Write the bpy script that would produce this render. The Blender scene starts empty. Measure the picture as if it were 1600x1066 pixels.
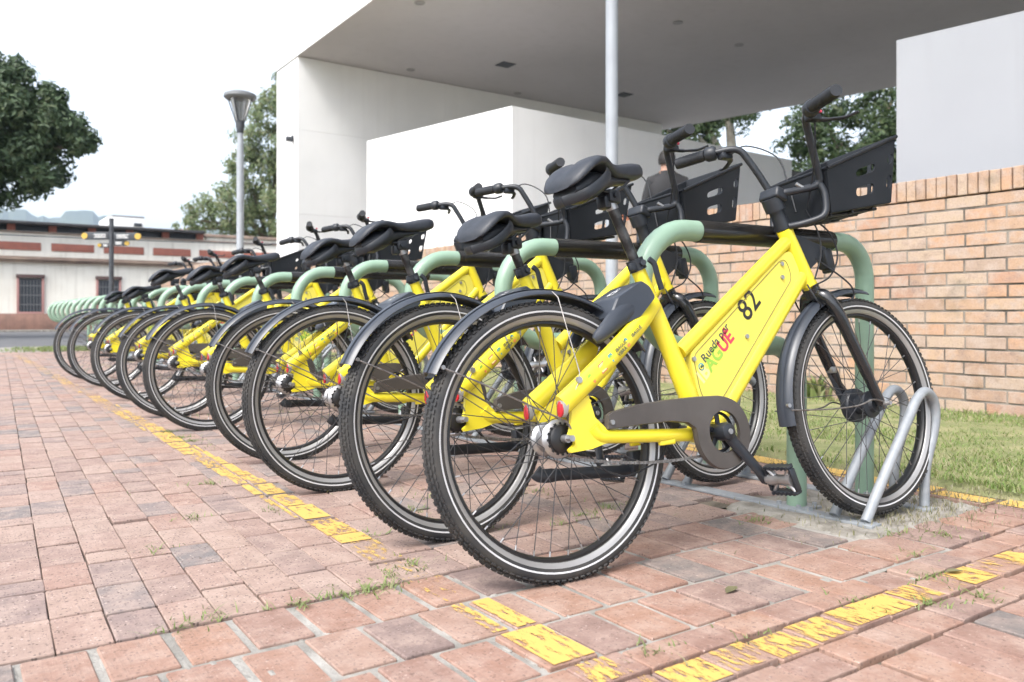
import bpy, bmesh, math, random
import numpy as np
from mathutils import Vector, Matrix

random.seed(7)
rng = np.random.default_rng(7)
C = bpy.context.scene.collection
scene = bpy.context.scene
R = math.radians

# ------------------------------------------------------------------ camera, sky, sun, exposure
cam_data = bpy.data.cameras.new('camera')
cam = bpy.data.objects.new('camera', cam_data)
C.objects.link(cam)
cam.location = (0, 0, 0.615)
cam.rotation_euler = (R(90), 0, R(-34.7))
cam_data.sensor_width = 36
cam_data.lens = 28.78
cam_data.shift_y = -0.0244
cam_data.clip_start = 0.05
cam_data.clip_end = 9000
cam_data.dof.use_dof = True
cam_data.dof.focus_distance = 2.35
cam_data.dof.aperture_fstop = 4.5
scene.camera = cam

world = bpy.data.worlds.new('World')
scene.world = world
world.use_nodes = True
wn = world.node_tree.nodes
wl = world.node_tree.links
SUN_EL, SUN_AZ = 52, 250          # azimuth clockwise from +Y
sky = wn.new('ShaderNodeTexSky')
sky.sky_type = 'NISHITA'
sky.sun_disc = False
sky.sun_elevation = R(SUN_EL)
sky.sun_rotation = R(SUN_AZ)
sky.air_density = 1.0
sky.dust_density = 4.0
hs = wn.new('ShaderNodeHueSaturation')
hs.inputs['Saturation'].default_value = 0.42
wl.new(sky.outputs[0], hs.inputs['Color'])
wl.new(hs.outputs[0], wn['Background'].inputs['Color'])
wn['Background'].inputs['Strength'].default_value = 0.15

sun_d = bpy.data.lights.new('sun', 'SUN')
sun_d.energy = 0.65
sun_d.angle = R(16)
sun_d.color = (1.0, 0.98, 0.95)
sun = bpy.data.objects.new('sun', sun_d)
C.objects.link(sun)
sd = Vector((math.sin(R(SUN_AZ)) * math.cos(R(SUN_EL)), math.cos(R(SUN_AZ)) * math.cos(R(SUN_EL)), math.sin(R(SUN_EL))))
sun.rotation_euler = sd.to_track_quat('Z', 'Y').to_euler()
sun.location = sd * 40

scene.view_settings.view_transform = 'Standard'
scene.view_settings.look = 'None'
scene.view_settings.gamma = 1
scene.view_settings.exposure = 1.66
scene.view_settings.use_curve_mapping = False
scene.render.engine = 'CYCLES'
scene.cycles.use_denoising = True
scene.cycles.max_bounces = 8
scene.cycles.transparent_max_bounces = 24

# ------------------------------------------------------------------ helpers
class MB:
    """collects vertices and faces; build() links them as one object"""
    def __init__(self):
        self.v = []; self.f = []; self.m = []
    def add(self, verts, faces, mi=0):
        b = len(self.v)
        self.v += [tuple(map(float, p)) for p in verts]
        self.f += [tuple(i + b for i in f) for f in faces]
        self.m += [mi] * len(faces)
        return self
    def box(self, c, s, rot=None, mi=0):
        hx, hy, hz = s[0] / 2, s[1] / 2, s[2] / 2
        vs = [Vector((x, y, z)) for x in (-hx, hx) for y in (-hy, hy) for z in (-hz, hz)]
        if rot is not None:
            vs = [rot @ p for p in vs]
        vs = [p + Vector(c) for p in vs]
        return self.add(vs, [(0, 1, 3, 2), (4, 6, 7, 5), (0, 4, 5, 1), (2, 3, 7, 6), (0, 2, 6, 4), (1, 5, 7, 3)], mi)
    def bbox(self, c, s, b=0.004, rot=None, mi=0):
        """box with chamfered edges"""
        hx, hy, hz = s[0] / 2, s[1] / 2, s[2] / 2
        b = min(b, hx * .9, hy * .9, hz * .9)
        bm = bmesh.new()
        bmesh.ops.create_cube(bm, size=1)
        for v in bm.verts:
            v.co = Vector((v.co.x * s[0], v.co.y * s[1], v.co.z * s[2]))
        bmesh.ops.bevel(bm, geom=bm.edges[:], offset=b, segments=2, affect='EDGES', profile=.5)
        vs = [v.co.copy() for v in bm.verts]
        fs = [tuple(v.index for v in f.verts) for f in bm.faces]
        bm.free()
        if rot is not None:
            vs = [rot @ p for p in vs]
        return self.add([p + Vector(c) for p in vs], fs, mi)
    def tube(self, pts, r, seg=10, ref=(0, 1, 0), cap=True, closed=False, mi=0):
        """sweep; r is a number, or one entry per point, each a number or (width along ref, other)"""
        P = [Vector(p) for p in pts]; n = len(P)
        rs = [r] * n if isinstance(r, (int, float, tuple)) else list(r)
        T = []
        for i in range(n):
            if closed:
                t = P[(i + 1) % n] - P[i - 1]
            else:
                t = P[min(i + 1, n - 1)] - P[max(i - 1, 0)]
            T.append(t.normalized())
        rv = Vector(ref)
        side = rv - T[0] * rv.dot(T[0])
        if side.length < 1e-3:
            rv = Vector((1, 0, 0)) if abs(T[0].x) < .9 else Vector((0, 0, 1))
            side = rv - T[0] * rv.dot(T[0])
        side.normalize()
        vs = []
        for i in range(n):
            side = side - T[i] * side.dot(T[i])
            side.normalize()
            nn = T[i].cross(side)
            a, b = (rs[i], rs[i]) if isinstance(rs[i], (int, float)) else rs[i]
            for k in range(seg):
                q = 2 * math.pi * k / seg
                vs.append(P[i] + side * (a * math.cos(q)) + nn * (b * math.sin(q)))
        fs = []
        for i in range(n if closed else n - 1):
            j = (i + 1) % n
            for k in range(seg):
                l = (k + 1) % seg
                fs.append((i * seg + k, i * seg + l, j * seg + l, j * seg + k))
        if cap and not closed:
            fs.append(tuple(range(seg - 1, -1, -1)))
            fs.append(tuple(range((n - 1) * seg, n * seg)))
        return self.add(vs, fs, mi)
    def lathe(self, prof, c=(0, 0, 0), axis='Y', seg=48, a0=0, a1=360, mi=0):
        """profile of (radius, offset along axis); angle measured in the plane across the axis"""
        full = abs(a1 - a0) >= 360
        na = seg if full else seg + 1
        vs = []
        for i in range(na):
            q = R(a0 + (a1 - a0) * i / seg)
            cs, sn = math.cos(q), math.sin(q)
            for r, o in prof:
                if axis == 'Y':
                    p = (r * cs, o, r * sn)
                elif axis == 'Z':
                    p = (r * cs, r * sn, o)
                else:
                    p = (o, r * cs, r * sn)
                vs.append(Vector(p) + Vector(c))
        m = len(prof); fs = []
        for i in range(seg):
            j = (i + 1) % na
            for k in range(m - 1):
                fs.append((i * m + k, i * m + k + 1, j * m + k + 1, j * m + k))
        return self.add(vs, fs, mi)
    def cyl(self, a, b, r, seg=12, r2=None, mi=0):
        return self.tube([a, b], [r, r if r2 is None else r2], seg, mi=mi)
    def loft(self, secs, closed=True, cap=True, mi=0):
        m = len(secs[0]); vs = [p for s in secs for p in s]; fs = []
        for i in range(len(secs) - 1):
            for k in range(m if closed else m - 1):
                l = (k + 1) % m
                fs.append((i * m + k, i * m + l, (i + 1) * m + l, (i + 1) * m + k))
        if cap:
            fs.append(tuple(range(m - 1, -1, -1)))
            fs.append(tuple(range((len(secs) - 1) * m, len(secs) * m)))
        return self.add(vs, fs, mi)
    def prism(self, poly, y0, y1, mi=0):
        """polygon in local x,z extruded along y"""
        n = len(poly)
        vs = [(x, y0, z) for x, z in poly] + [(x, y1, z) for x, z in poly]
        fs = [tuple(range(n)), tuple(range(2 * n - 1, n - 1, -1))]
        fs += [(i, i + n, (i + 1) % n + n, (i + 1) % n) for i in range(n)]
        return self.add(vs, fs, mi)
    def ground_prism(self, poly, z0, z1, mi=0):
        n = len(poly)
        vs = [(x, y, z0) for x, y in poly] + [(x, y, z1) for x, y in poly]
        fs = [tuple(range(n - 1, -1, -1)), tuple(range(n, 2 * n))]
        fs += [(i, (i + 1) % n, (i + 1) % n + n, i + n) for i in range(n)]
        return self.add(vs, fs, mi)
    def mesh(self, name, mats, smooth=40):
        me = bpy.data.meshes.new(name)
        me.from_pydata(self.v, [], self.f)
        ms = mats if isinstance(mats, (list, tuple)) else [mats]
        for m in ms:
            me.materials.append(m)
        if len(ms) > 1:
            me.polygons.foreach_set('material_index', self.m)
        if smooth:
            me.polygons.foreach_set('use_smooth', [True] * len(me.polygons))
            me.set_sharp_from_angle(angle=R(smooth))
        me.update()
        return me
    def build(self, name, mats, parent=None, smooth=40, loc=None):
        return link(name, self.mesh(name, mats, smooth), parent, loc)

def link(name, data, parent=None, loc=None):
    o = bpy.data.objects.new(name, data)
    C.objects.link(o)
    if parent is not None:
        o.parent = parent
    if loc is not None:
        o.location = loc
    return o

def tag(o, label=None, cat=None, group=None, kind=None):
    if label: o['label'] = label
    if cat: o['category'] = cat
    if group: o['group'] = group
    if kind: o['kind'] = kind
    return o

def thing(name, loc, label, cat, group=None, rz=0):
    o = link(name, None, None, loc)
    o.rotation_euler = (0, 0, rz)
    return tag(o, label, cat, group)

def copy_tree(o, parent=None):
    c = o.copy()
    C.objects.link(c)
    if parent is not None:
        c.parent = parent
    for ch in list(o.children):
        copy_tree(ch, c)
    return c

def arc(cx, cz, r, a0, a1, n, y=0.0):
    return [(cx + r * math.cos(R(a0 + (a1 - a0) * i / n)), y, cz + r * math.sin(R(a0 + (a1 - a0) * i / n))) for i in range(n + 1)]

def smooth_path(pts, per=6):
    P = [Vector(p) for p in pts]
    out = []
    for i in range(len(P) - 1):
        p0 = P[i - 1] if i > 0 else P[i] * 2 - P[i + 1]
        p3 = P[i + 2] if i + 2 < len(P) else P[i + 1] * 2 - P[i]
        p1, p2 = P[i], P[i + 1]
        for k in range(per):
            t = k / per
            out.append(.5 * ((2 * p1) + (p2 - p0) * t + (2 * p0 - 5 * p1 + 4 * p2 - p3) * t * t + (3 * p1 - p0 - 3 * p2 + p3) * t ** 3))
    out.append(P[-1])
    return out

def round_poly(poly, r, n=4):
    """round the corners of a 2D polygon"""
    out = []; m = len(poly)
    for i in range(m):
        p = Vector(poly[i]); a = Vector(poly[i - 1]); b = Vector(poly[(i + 1) % m])
        ra = min(r, (a - p).length * .48); rb = min(r, (b - p).length * .48)
        s = p + (a - p).normalized() * ra; e = p + (b - p).normalized() * rb
        for k in range(n + 1):
            t = k / n
            out.append(tuple((1 - t) ** 2 * s + 2 * t * (1 - t) * p + t * t * e))
    return out

def plate(outer, holes, thick, fn):
    """flat plate with holes; fn maps (u, v, w) to a point"""
    cu = bpy.data.curves.new('plate', 'CURVE')
    cu.dimensions = '2D'; cu.fill_mode = 'BOTH'; cu.extrude = thick / 2
    for poly in [outer] + holes:
        sp = cu.splines.new('POLY'); sp.points.add(len(poly) - 1)
        for p, q in zip(sp.points, poly):
            p.co = (q[0], q[1], 0, 1)
        sp.use_cyclic_u = True
    ob = bpy.data.objects.new('plate', cu)
    C.objects.link(ob)
    me = bpy.data.meshes.new_from_object(ob.evaluated_get(bpy.context.evaluated_depsgraph_get()))
    bpy.data.objects.remove(ob); bpy.data.curves.remove(cu)
    vs = [fn(*v.co) for v in me.vertices]
    fs = [tuple(p.vertices) for p in me.polygons]
    bpy.data.meshes.remove(me)
    return vs, fs

def text_geo(body, size, o, u, v, bold=0.0, align='LEFT', space=1.0):
    """letters as flat geometry lying on the plane o + a*u + b*v"""
    cu = bpy.data.curves.new('text', 'FONT')
    cu.body = body; cu.size = size; cu.offset = bold; cu.align_x = align; cu.space_character = space
    cu.resolution_u = 3
    ob = bpy.data.objects.new('text', cu)
    C.objects.link(ob)
    me = bpy.data.meshes.new_from_object(ob.evaluated_get(bpy.context.evaluated_depsgraph_get()))
    bpy.data.objects.remove(ob); bpy.data.curves.remove(cu)
    o, u, v = Vector(o), Vector(u), Vector(v)
    vs = [o + u * q.co.x + v * q.co.y for q in me.vertices]
    fs = [tuple(p.vertices) for p in me.polygons]
    bpy.data.meshes.remove(me)
    return vs, fs

# ------------------------------------------------------------------ materials
def new_mat(name):
    m = bpy.data.materials.new(name)
    m.use_nodes = True
    return m, m.node_tree.nodes, m.node_tree.links, m.node_tree.nodes['Principled BSDF']

def mat(name, col, rough=.5, metal=0.0, col2=None, scale=20, bump=0.0, bscale=None, coat=0.0, lo=.35, hi=.7, spec=None, obj=False):
    m, n, l, b = new_mat(name)
    b.inputs['Roughness'].default_value = rough
    b.inputs['Metallic'].default_value = metal
    if coat:
        b.inputs['Coat Weight'].default_value = coat
        b.inputs['Coat Roughness'].default_value = .12
    if spec is not None:
        b.inputs['Specular IOR Level'].default_value = spec
    if obj:
        co = n.new('ShaderNodeTexCoord').outputs['Object']
    else:
        co = n.new('ShaderNodeNewGeometry').outputs['Position']
    if col2 is None:
        b.inputs['Base Color'].default_value = (*col, 1)
    else:
        t = n.new('ShaderNodeTexNoise'); t.inputs['Scale'].default_value = scale; t.inputs['Detail'].default_value = 6
        l.new(co, t.inputs['Vector'])
        r = n.new('ShaderNodeValToRGB')
        r.color_ramp.elements[0].position = lo; r.color_ramp.elements[0].color = (*col, 1)
        r.color_ramp.elements[1].position = hi; r.color_ramp.elements[1].color = (*col2, 1)
        l.new(t.outputs['Fac'], r.inputs['Fac'])
        l.new(r.outputs['Color'], b.inputs['Base Color'])
    if bump:
        t2 = n.new('ShaderNodeTexNoise'); t2.inputs['Scale'].default_value = bscale or scale * 3; t2.inputs['Detail'].default_value = 5
        l.new(co, t2.inputs['Vector'])
        bp = n.new('ShaderNodeBump'); bp.inputs['Strength'].default_value = bump; bp.inputs['Distance'].default_value = .01
        l.new(t2.outputs['Fac'], bp.inputs['Height'])
        l.new(bp.outputs['Normal'], b.inputs['Normal'])
    return m

def brick_mat(name, cols, island, pits=.5, smear=0.0, streak=(1, 1, 1), stain=(.12, .10, .09), stain_amt=.35, rough=.85, moss=0.0):
    """fired clay: one colour per brick, mottling, pits and streaks"""
    m, n, l, b = new_mat(name)
    geo = n.new('ShaderNodeNewGeometry')
    if island:
        rnd = geo.outputs['Random Per Island']
    else:
        rnd = n.new('ShaderNodeObjectInfo').outputs['Random']
    ramp = n.new('ShaderNodeValToRGB')
    ramp.color_ramp.interpolation = 'CONSTANT'
    els = ramp.color_ramp.elements
    els[0].position = 0; els[0].color = (*cols[0][1], 1)
    els[1].position = cols[1][0]; els[1].color = (*cols[1][1], 1)
    for p, c in cols[2:]:
        e = els.new(p); e.color = (*c, 1)
    l.new(rnd, ramp.inputs['Fac'])
    def noise(scale, detail=6, vec=None, rough=.6):
        t = n.new('ShaderNodeTexNoise'); t.inputs['Scale'].default_value = scale; t.inputs['Detail'].default_value = detail
        t.inputs['Roughness'].default_value = rough
        l.new(vec or geo.outputs['Position'], t.inputs['Vector']); return t.outputs['Fac']
    def mixc(fac, a, bcol, mode='MIX'):
        x = n.new('ShaderNodeMix'); x.data_type = 'RGBA'; x.blend_type = mode
        if isinstance(fac, float): x.inputs['Factor'].default_value = fac
        else: l.new(fac, x.inputs['Factor'])
        l.new(a, x.inputs['A'])
        if isinstance(bcol, tuple): x.inputs['B'].default_value = (*bcol, 1)
        else: l.new(bcol, x.inputs['B'])
        return x.outputs['Result']
    def rng_(val, a, bb, lo=0., hi=1.):
        x = n.new('ShaderNodeMapRange'); x.inputs['From Min'].default_value = a; x.inputs['From Max'].default_value = bb
        x.inputs['To Min'].default_value = lo; x.inputs['To Max'].default_value = hi
        l.new(val, x.inputs['Value']); return x.outputs['Result']
    c = ramp.outputs['Color']
    mot = noise(14, 7)
    c = mixc(rng_(mot, .40, .75, 0, .5), c, (.44, .32, .27))
    mp = n.new('ShaderNodeMapping'); mp.inputs['Scale'].default_value = streak
    l.new(geo.outputs['Position'], mp.inputs['Vector'])
    st = noise(1.0, 5, mp.outputs['Vector'], .7)
    c = mixc(rng_(st, .58, .75, 0, stain_amt), c, stain)
    big = noise(1.1, 4)
    c = mixc(rng_(big, .45, .75, 0, .4), c, (.26, .205, .185))
    if smear:
        c = mixc(rng_(noise(7, 8, None, .7), .48, .62, 0, smear), c, (.40, .32, .265))
        c = mixc(rng_(noise(9, 8, None, .75), .54, .70, 0, smear), c, (.235, .17, .14))
    if moss:
        c = mixc(rng_(noise(5, 6), .60, .78, 0, moss), c, (.10, .11, .06))
    # sparse dark pits of two sizes and chipped pale specks
    def specks(scale, rad, frac):
        v = n.new('ShaderNodeTexVoronoi'); v.inputs['Scale'].default_value = scale
        l.new(geo.outputs['Position'], v.inputs['Vector'])
        sep = n.new('ShaderNodeSeparateColor'); l.new(v.outputs['Color'], sep.inputs[0])
        gate = n.new('ShaderNodeMath'); gate.operation = 'LESS_THAN'; gate.inputs[1].default_value = frac
        l.new(sep.outputs[0], gate.inputs[0])
        rr = n.new('ShaderNodeMath'); rr.operation = 'MULTIPLY'; rr.inputs[1].default_value = rad
        l.new(sep.outputs[1], rr.inputs[0])
        lt = n.new('ShaderNodeMath'); lt.operation = 'LESS_THAN'
        l.new(v.outputs['Distance'], lt.inputs[0]); l.new(rr.outputs[0], lt.inputs[1])
        m2 = n.new('ShaderNodeMath'); m2.operation = 'MULTIPLY'
        l.new(gate.outputs[0], m2.inputs[0]); l.new(lt.outputs[0], m2.inputs[1])
        m3 = n.new('ShaderNodeMath'); m3.operation = 'MULTIPLY'; m3.inputs[1].default_value = pits
        l.new(m2.outputs[0], m3.inputs[0])
        return m3.outputs[0]
    c = mixc(specks(150, .42, .55), c, (.06, .042, .038))
    c = mixc(specks(70, .30, .30), c, (.09, .06, .055))
    c = mixc(specks(110, .30, .25), c, (.50, .40, .36))
    fine = noise(95, 6, None, .75)
    c = mixc(rng_(fine, .50, .72, 0, .45), c, (.16, .115, .10))
    c = mixc(rng_(fine, .46, .26, 0, .35), c, (.48, .38, .33))
    l.new(c, b.inputs['Base Color'])
    b.inputs['Roughness'].default_value = rough
    b.inputs['Specular IOR Level'].default_value = .3
    bp = n.new('ShaderNodeBump'); bp.inputs['Strength'].default_value = .35; bp.inputs['Distance'].default_value = .004
    ad = n.new('ShaderNodeMath'); ad.operation = 'ADD'
    l.new(noise(60, 8), ad.inputs[0]); l.new(st, ad.inputs[1])
    l.new(ad.outputs[0], bp.inputs['Height'])
    l.new(bp.outputs['Normal'], b.inputs['Normal'])
    return m

PAVE = [(0, (0.261, 0.180, 0.153)), (.16, (0.283, 0.194, 0.161)), (.32, (0.240, 0.171, 0.149)), (.46, (0.297, 0.212, 0.176)), (.56, (0.220, 0.165, 0.151)),
        (.66, (0.272, 0.172, 0.139)), (.76, (0.201, 0.167, 0.158)), (.86, (0.160, 0.147, 0.144)), (.93, (0.298, 0.217, 0.184))]
PAVE2 = [(0, (0.260, 0.149, 0.111)), (.16, (0.277, 0.165, 0.123)), (.30, (0.232, 0.140, 0.111)), (.42, (0.286, 0.168, 0.121)), (.54, (0.216, 0.142, 0.121)),
         (.64, (0.253, 0.153, 0.121)), (.74, (0.189, 0.138, 0.125)), (.83, (0.149, 0.135, 0.128)), (.90, (0.280, 0.180, 0.140))]
WALLB = [(0, (0.404, 0.268, 0.179)), (.2, (0.434, 0.302, 0.204)), (.4, (0.356, 0.238, 0.164)), (.55, (0.418, 0.317, 0.233)), (.7, (0.440, 0.269, 0.168)), (.85, (0.359, 0.267, 0.204)), (.94, (0.392, 0.229, 0.152))]
M = {}
M['paver'] = brick_mat('paver_clay', PAVE, False, .75, .25, (110, 5, 1), stain_amt=.6)
M['paver_field'] = brick_mat('paver_clay_field', PAVE, True, .75, .25, (110, 5, 1), stain_amt=.6)
M['paver2'] = brick_mat('paver_clay_red', PAVE2, False, .45, .22, (150, 7, 1), stain_amt=.7)
M['paver2_field'] = brick_mat('paver_clay_red_field', PAVE2, True, .45, .22, (150, 7, 1), stain_amt=.7)
M['wallbrick'] = brick_mat('wall_brick', WALLB, False, .3, .75, (6, 6, 26), stain_amt=.45, moss=.35)
M['wallbrick_field'] = brick_mat('wall_brick_field', WALLB, True, .3, .75, (6, 6, 26), stain_amt=.45, moss=.35)
M['mortar'] = mat('mortar', (.20, .19, .17), .95, col2=(.37, .355, .325), scale=9, bump=.6, bscale=90)
M['joint_sand'] = mat('joint_sand', (.10, .085, .065), .95, col2=(.22, .19, .15), scale=14, bump=.6, bscale=120)
M['wall_mortar'] = mat('wall_mortar', (.09, .08, .068), .95, col2=(.27, .24, .205), scale=4, bump=.5, bscale=80, lo=.40, hi=.62)
M['concrete'] = mat('concrete_pad', (.17, .155, .13), .95, col2=(.36, .34, .305), scale=13, bump=.8, bscale=70)
M['soil'] = mat('soil', (.14, .165, .06), 1.0, col2=(.27, .25, .13), scale=6, bump=.6, bscale=60)
M['asphalt'] = mat('asphalt', (.085, .088, .092), .9, col2=(.13, .13, .135), scale=3, bump=.3, bscale=200)
M['ground'] = mat('ground_earth', (.16, .15, .10), 1.0, col2=(.24, .22, .15), scale=.4)
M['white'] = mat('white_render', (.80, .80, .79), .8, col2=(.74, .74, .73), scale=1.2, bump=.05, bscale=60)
M['white_shaded'] = mat('shaded_white_plaster', (.315, .325, .345), .75, col2=(.285, .295, .315), scale=.8)  # white wall with the canopy's shade put into a darker, bluish base colour
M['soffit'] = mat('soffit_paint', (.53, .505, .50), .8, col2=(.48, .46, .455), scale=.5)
M['downlight'] = mat('downlight_trim', (.32, .31, .305), .6)
M['grey_wall'] = mat('grey_render', (.20, .20, .205), .85, col2=(.17, .17, .175), scale=1.5)
M['floor'] = mat('terrace_paving', (.23, .225, .22), .8, col2=(.28, .275, .265), scale=2)
M['galv'] = mat('galvanised_steel', (.235, .255, .275), .55, .15, col2=(.30, .32, .34), scale=25, bump=.08)
M['hoop_green'] = mat('hoop_green_paint', (.205, .315, .228), .42, col2=(.25, .365, .275), scale=7, coat=.25)
M['rubber_sleeve'] = mat('black_sleeve', (.008, .008, .008), .25, col2=(.022, .020, .018), scale=12)
M['pole_grey'] = mat('pole_paint', (.33, .355, .385), .45, col2=(.29, .31, .34), scale=4)
M['lamp_grey'] = mat('lamp_grey', (.16, .17, .18), .5)
M['dark_metal'] = mat('dark_metal', (.035, .04, .048), .5, col2=(.06, .065, .075), scale=15)
M['yellow'] = mat('yellow_frame_paint', (.79, .665, .032), .33, col2=(.74, .61, .03), scale=5, coat=.4, obj=True)
def scuff(m, amt, thr, col, scale):
    n, l = m.node_tree.nodes, m.node_tree.links
    b = n['Principled BSDF']; src = b.inputs['Base Color'].links[0].from_socket
    co = n.new('ShaderNodeTexCoord').outputs['Object']
    t = n.new('ShaderNodeTexNoise'); t.inputs['Scale'].default_value = scale; t.inputs['Detail'].default_value = 8; t.inputs['Roughness'].default_value = .75
    l.new(co, t.inputs['Vector'])
    r = n.new('ShaderNodeMapRange'); r.inputs['From Min'].default_value = thr; r.inputs['From Max'].default_value = thr + .03; r.inputs['To Max'].default_value = amt
    l.new(t.outputs['Fac'], r.inputs['Value'])
    x = n.new('ShaderNodeMix'); x.data_type = 'RGBA'; l.new(r.outputs[0], x.inputs['Factor']); l.new(src, x.inputs['A']); x.inputs['B'].default_value = (*col, 1)
    l.new(x.outputs['Result'], b.inputs['Base Color'])
def streaks(m, amt, col):
    n, l = m.node_tree.nodes, m.node_tree.links
    b = n['Principled BSDF']; src = b.inputs['Base Color'].links[0].from_socket
    co = n.new('ShaderNodeNewGeometry').outputs['Position']
    mp = n.new('ShaderNodeMapping'); mp.inputs['Scale'].default_value = (3.2, 3.2, .16)
    l.new(co, mp.inputs['Vector'])
    t = n.new('ShaderNodeTexNoise'); t.inputs['Scale'].default_value = 2.0; t.inputs['Detail'].default_value = 7; t.inputs['Roughness'].default_value = .65
    l.new(mp.outputs[0], t.inputs['Vector'])
    r = n.new('ShaderNodeMapRange'); r.inputs['From Min'].default_value = .50; r.inputs['From Max'].default_value = .74; r.inputs['To Max'].default_value = amt
    l.new(t.outputs['Fac'], r.inputs['Value'])
    x = n.new('ShaderNodeMix'); x.data_type = 'RGBA'; l.new(r.outputs[0], x.inputs['Factor']); l.new(src, x.inputs['A']); x.inputs['B'].default_value = (*col, 1)
    l.new(x.outputs['Result'], b.inputs['Base Color'])
scuff(M['yellow'], .8, .685, (.25, .22, .15), 32)
scuff(M['yellow'], .35, .62, (.55, .42, .06), 9)
M['yellow_panel'] = mat('yellow_panel', (.76, .665, .095), .42, col2=(.72, .63, .09), scale=6, obj=True)
M['tyre'] = mat('tyre_rubber', (.021, .022, .024), .75, col2=(.048, .045, .041), scale=14, obj=True)
M['rim'] = mat('black_rim', (.012, .012, .013), .35)
M['stripe'] = mat('reflective_stripe', (.62, .62, .63), .4, .1, col2=(.5, .5, .5), scale=8, obj=True)
M['rimband'] = mat('rim_brake_band', (.36, .355, .35), .34, .35, col2=(.27, .265, .26), scale=6, obj=True)
M['spoke'] = mat('spoke_black', (.07, .07, .073), .4, .5)
M['silver'] = mat('silver_alloy', (.46, .46, .47), .34, .8, col2=(.30, .295, .29), scale=30, obj=True)
M['black_gloss'] = mat('black_gloss', (.012, .013, .015), .22, coat=.4)
M['black_plastic'] = mat('black_plastic', (.013, .016, .021), .42, col2=(.021, .024, .030), scale=30, obj=True)
M['mudguard'] = mat('mudguard_plastic', (.028, .034, .046), .33, col2=(.042, .049, .062), scale=10, obj=True)
M['saddle'] = mat('saddle_vinyl', (.018, .022, .030), .50, col2=(.027, .031, .040), scale=60, bump=.06, bscale=400, obj=True)
M['grip'] = mat('grip_rubber', (.013, .015, .019), .6)
M['basket'] = mat('basket_plastic', (.009, .011, .014), .48, col2=(.014, .016, .020), scale=12, obj=True, spec=.3)
M['guard'] = mat('smoked_chain_guard', (.055, .047, .042), .35, col2=(.085, .075, .068), scale=9, obj=True)
M['seatpost'] = mat('worn_black_post', (.018, .018, .019), .4, .3, col2=(.11, .11, .11), scale=22, lo=.52, hi=.72, obj=True)
M['chain'] = mat('chain_steel', (.30, .29, .28), .45, .8, col2=(.16, .15, .14), scale=80, obj=True)
M['red_lens'] = mat('red_lens', (.42, .012, .02), .18, coat=.5)
M['clear_lens'] = mat('clear_lens', (.30, .285, .265), .15, coat=.5)
M['ink'] = mat('black_ink', (.02, .02, .02), .6)
M['ink_grey'] = mat('dark_grey_ink', (.06, .085, .075), .6)
M['print_red'] = mat('red_print', (.55, .05, .09), .6)
M['print_green'] = mat('green_print', (.28, .50, .06), .6)
M['print_pale'] = mat('pale_worn_print', (.80, .72, .28), .6)
M['print_teal'] = mat('teal_print', (.10, .34, .38), .6)
M['print_white'] = mat('white_print', (.75, .75, .74), .6)
M['print_orange'] = mat('orange_print', (.62, .22, .06), .6)
M['cream'] = mat('cream_limewash', (.80, .77, .69), .9, col2=(.70, .66, .58), scale=.9, lo=.45, hi=.75)
M['plinth'] = mat('dark_brick_plinth', (.30, .17, .13), .9, col2=(.20, .12, .095), scale=3)
M['redpanel'] = mat('red_brick_panel', (.38, .14, .10), .9, col2=(.30, .12, .09), scale=4)
M['cornice'] = mat('brown_cornice', (.20, .145, .12), .9, col2=(.34, .26, .20), scale=1.6)
M['roof'] = mat('dark_roof', (.05, .05, .055), .8, col2=(.09, .085, .085), scale=2)
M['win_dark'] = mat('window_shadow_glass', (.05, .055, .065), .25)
M['win_frame'] = mat('window_wood', (.10, .06, .055), .7)
M['bars'] = mat('iron_bars', (.12, .125, .13), .6)
M['win_trim'] = mat('pink_trim', (.40, .22, .20), .9)
M['bark'] = mat('bark', (.12, .095, .07), .95, col2=(.20, .165, .13), scale=6, bump=.8, bscale=25)
M['bark_pale'] = mat('pale_bark', (.30, .27, .22), .95, col2=(.42, .39, .33), scale=5, bump=.6, bscale=20)
M['hair'] = mat('dark_hair', (.015, .012, .010), .6)
M['skin'] = mat('skin', (.34, .19, .13), .5)
M['jacket'] = mat('black_jacket', (.016, .016, .018), .8, col2=(.028, .028, .031), scale=8, bump=.3, bscale=18)
M['trousers'] = mat('dark_trousers', (.03, .032, .04), .85)
M['far_white'] = mat('far_white_wall', (.75, .75, .75), .8, col2=(.68, .68, .68), scale=.5)
M['far_red'] = mat('far_red_wall', (.42, .22, .17), .9)
M['hill'] = mat('hill_forest', (.055, .075, .05), 1.0, col2=(.085, .105, .06), scale=.01)
M['sign_yellow'] = mat('sign_yellow', (.50, .33, .06), .6)
M['lampglass'] = mat('lamp_glass', (.30, .31, .32), .2)
M['lampglass'].node_tree.nodes['Principled BSDF'].inputs['Transmission Weight'].default_value = .75
M['dry_leaf'] = mat('dry_leaf', (.13, .12, .06), .8)

streaks(M['white'], .14, (.52, .51, .49)); streaks(M['white_shaded'], .25, (.22, .22, .225)); streaks(M['cream'], .45, (.46, .42, .35))
streaks(M['soffit'], .25, (.36, .34, .33)); streaks(M['plinth'], .5, (.14, .10, .085)); streaks(M['redpanel'], .4, (.22, .11, .09))

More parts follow.
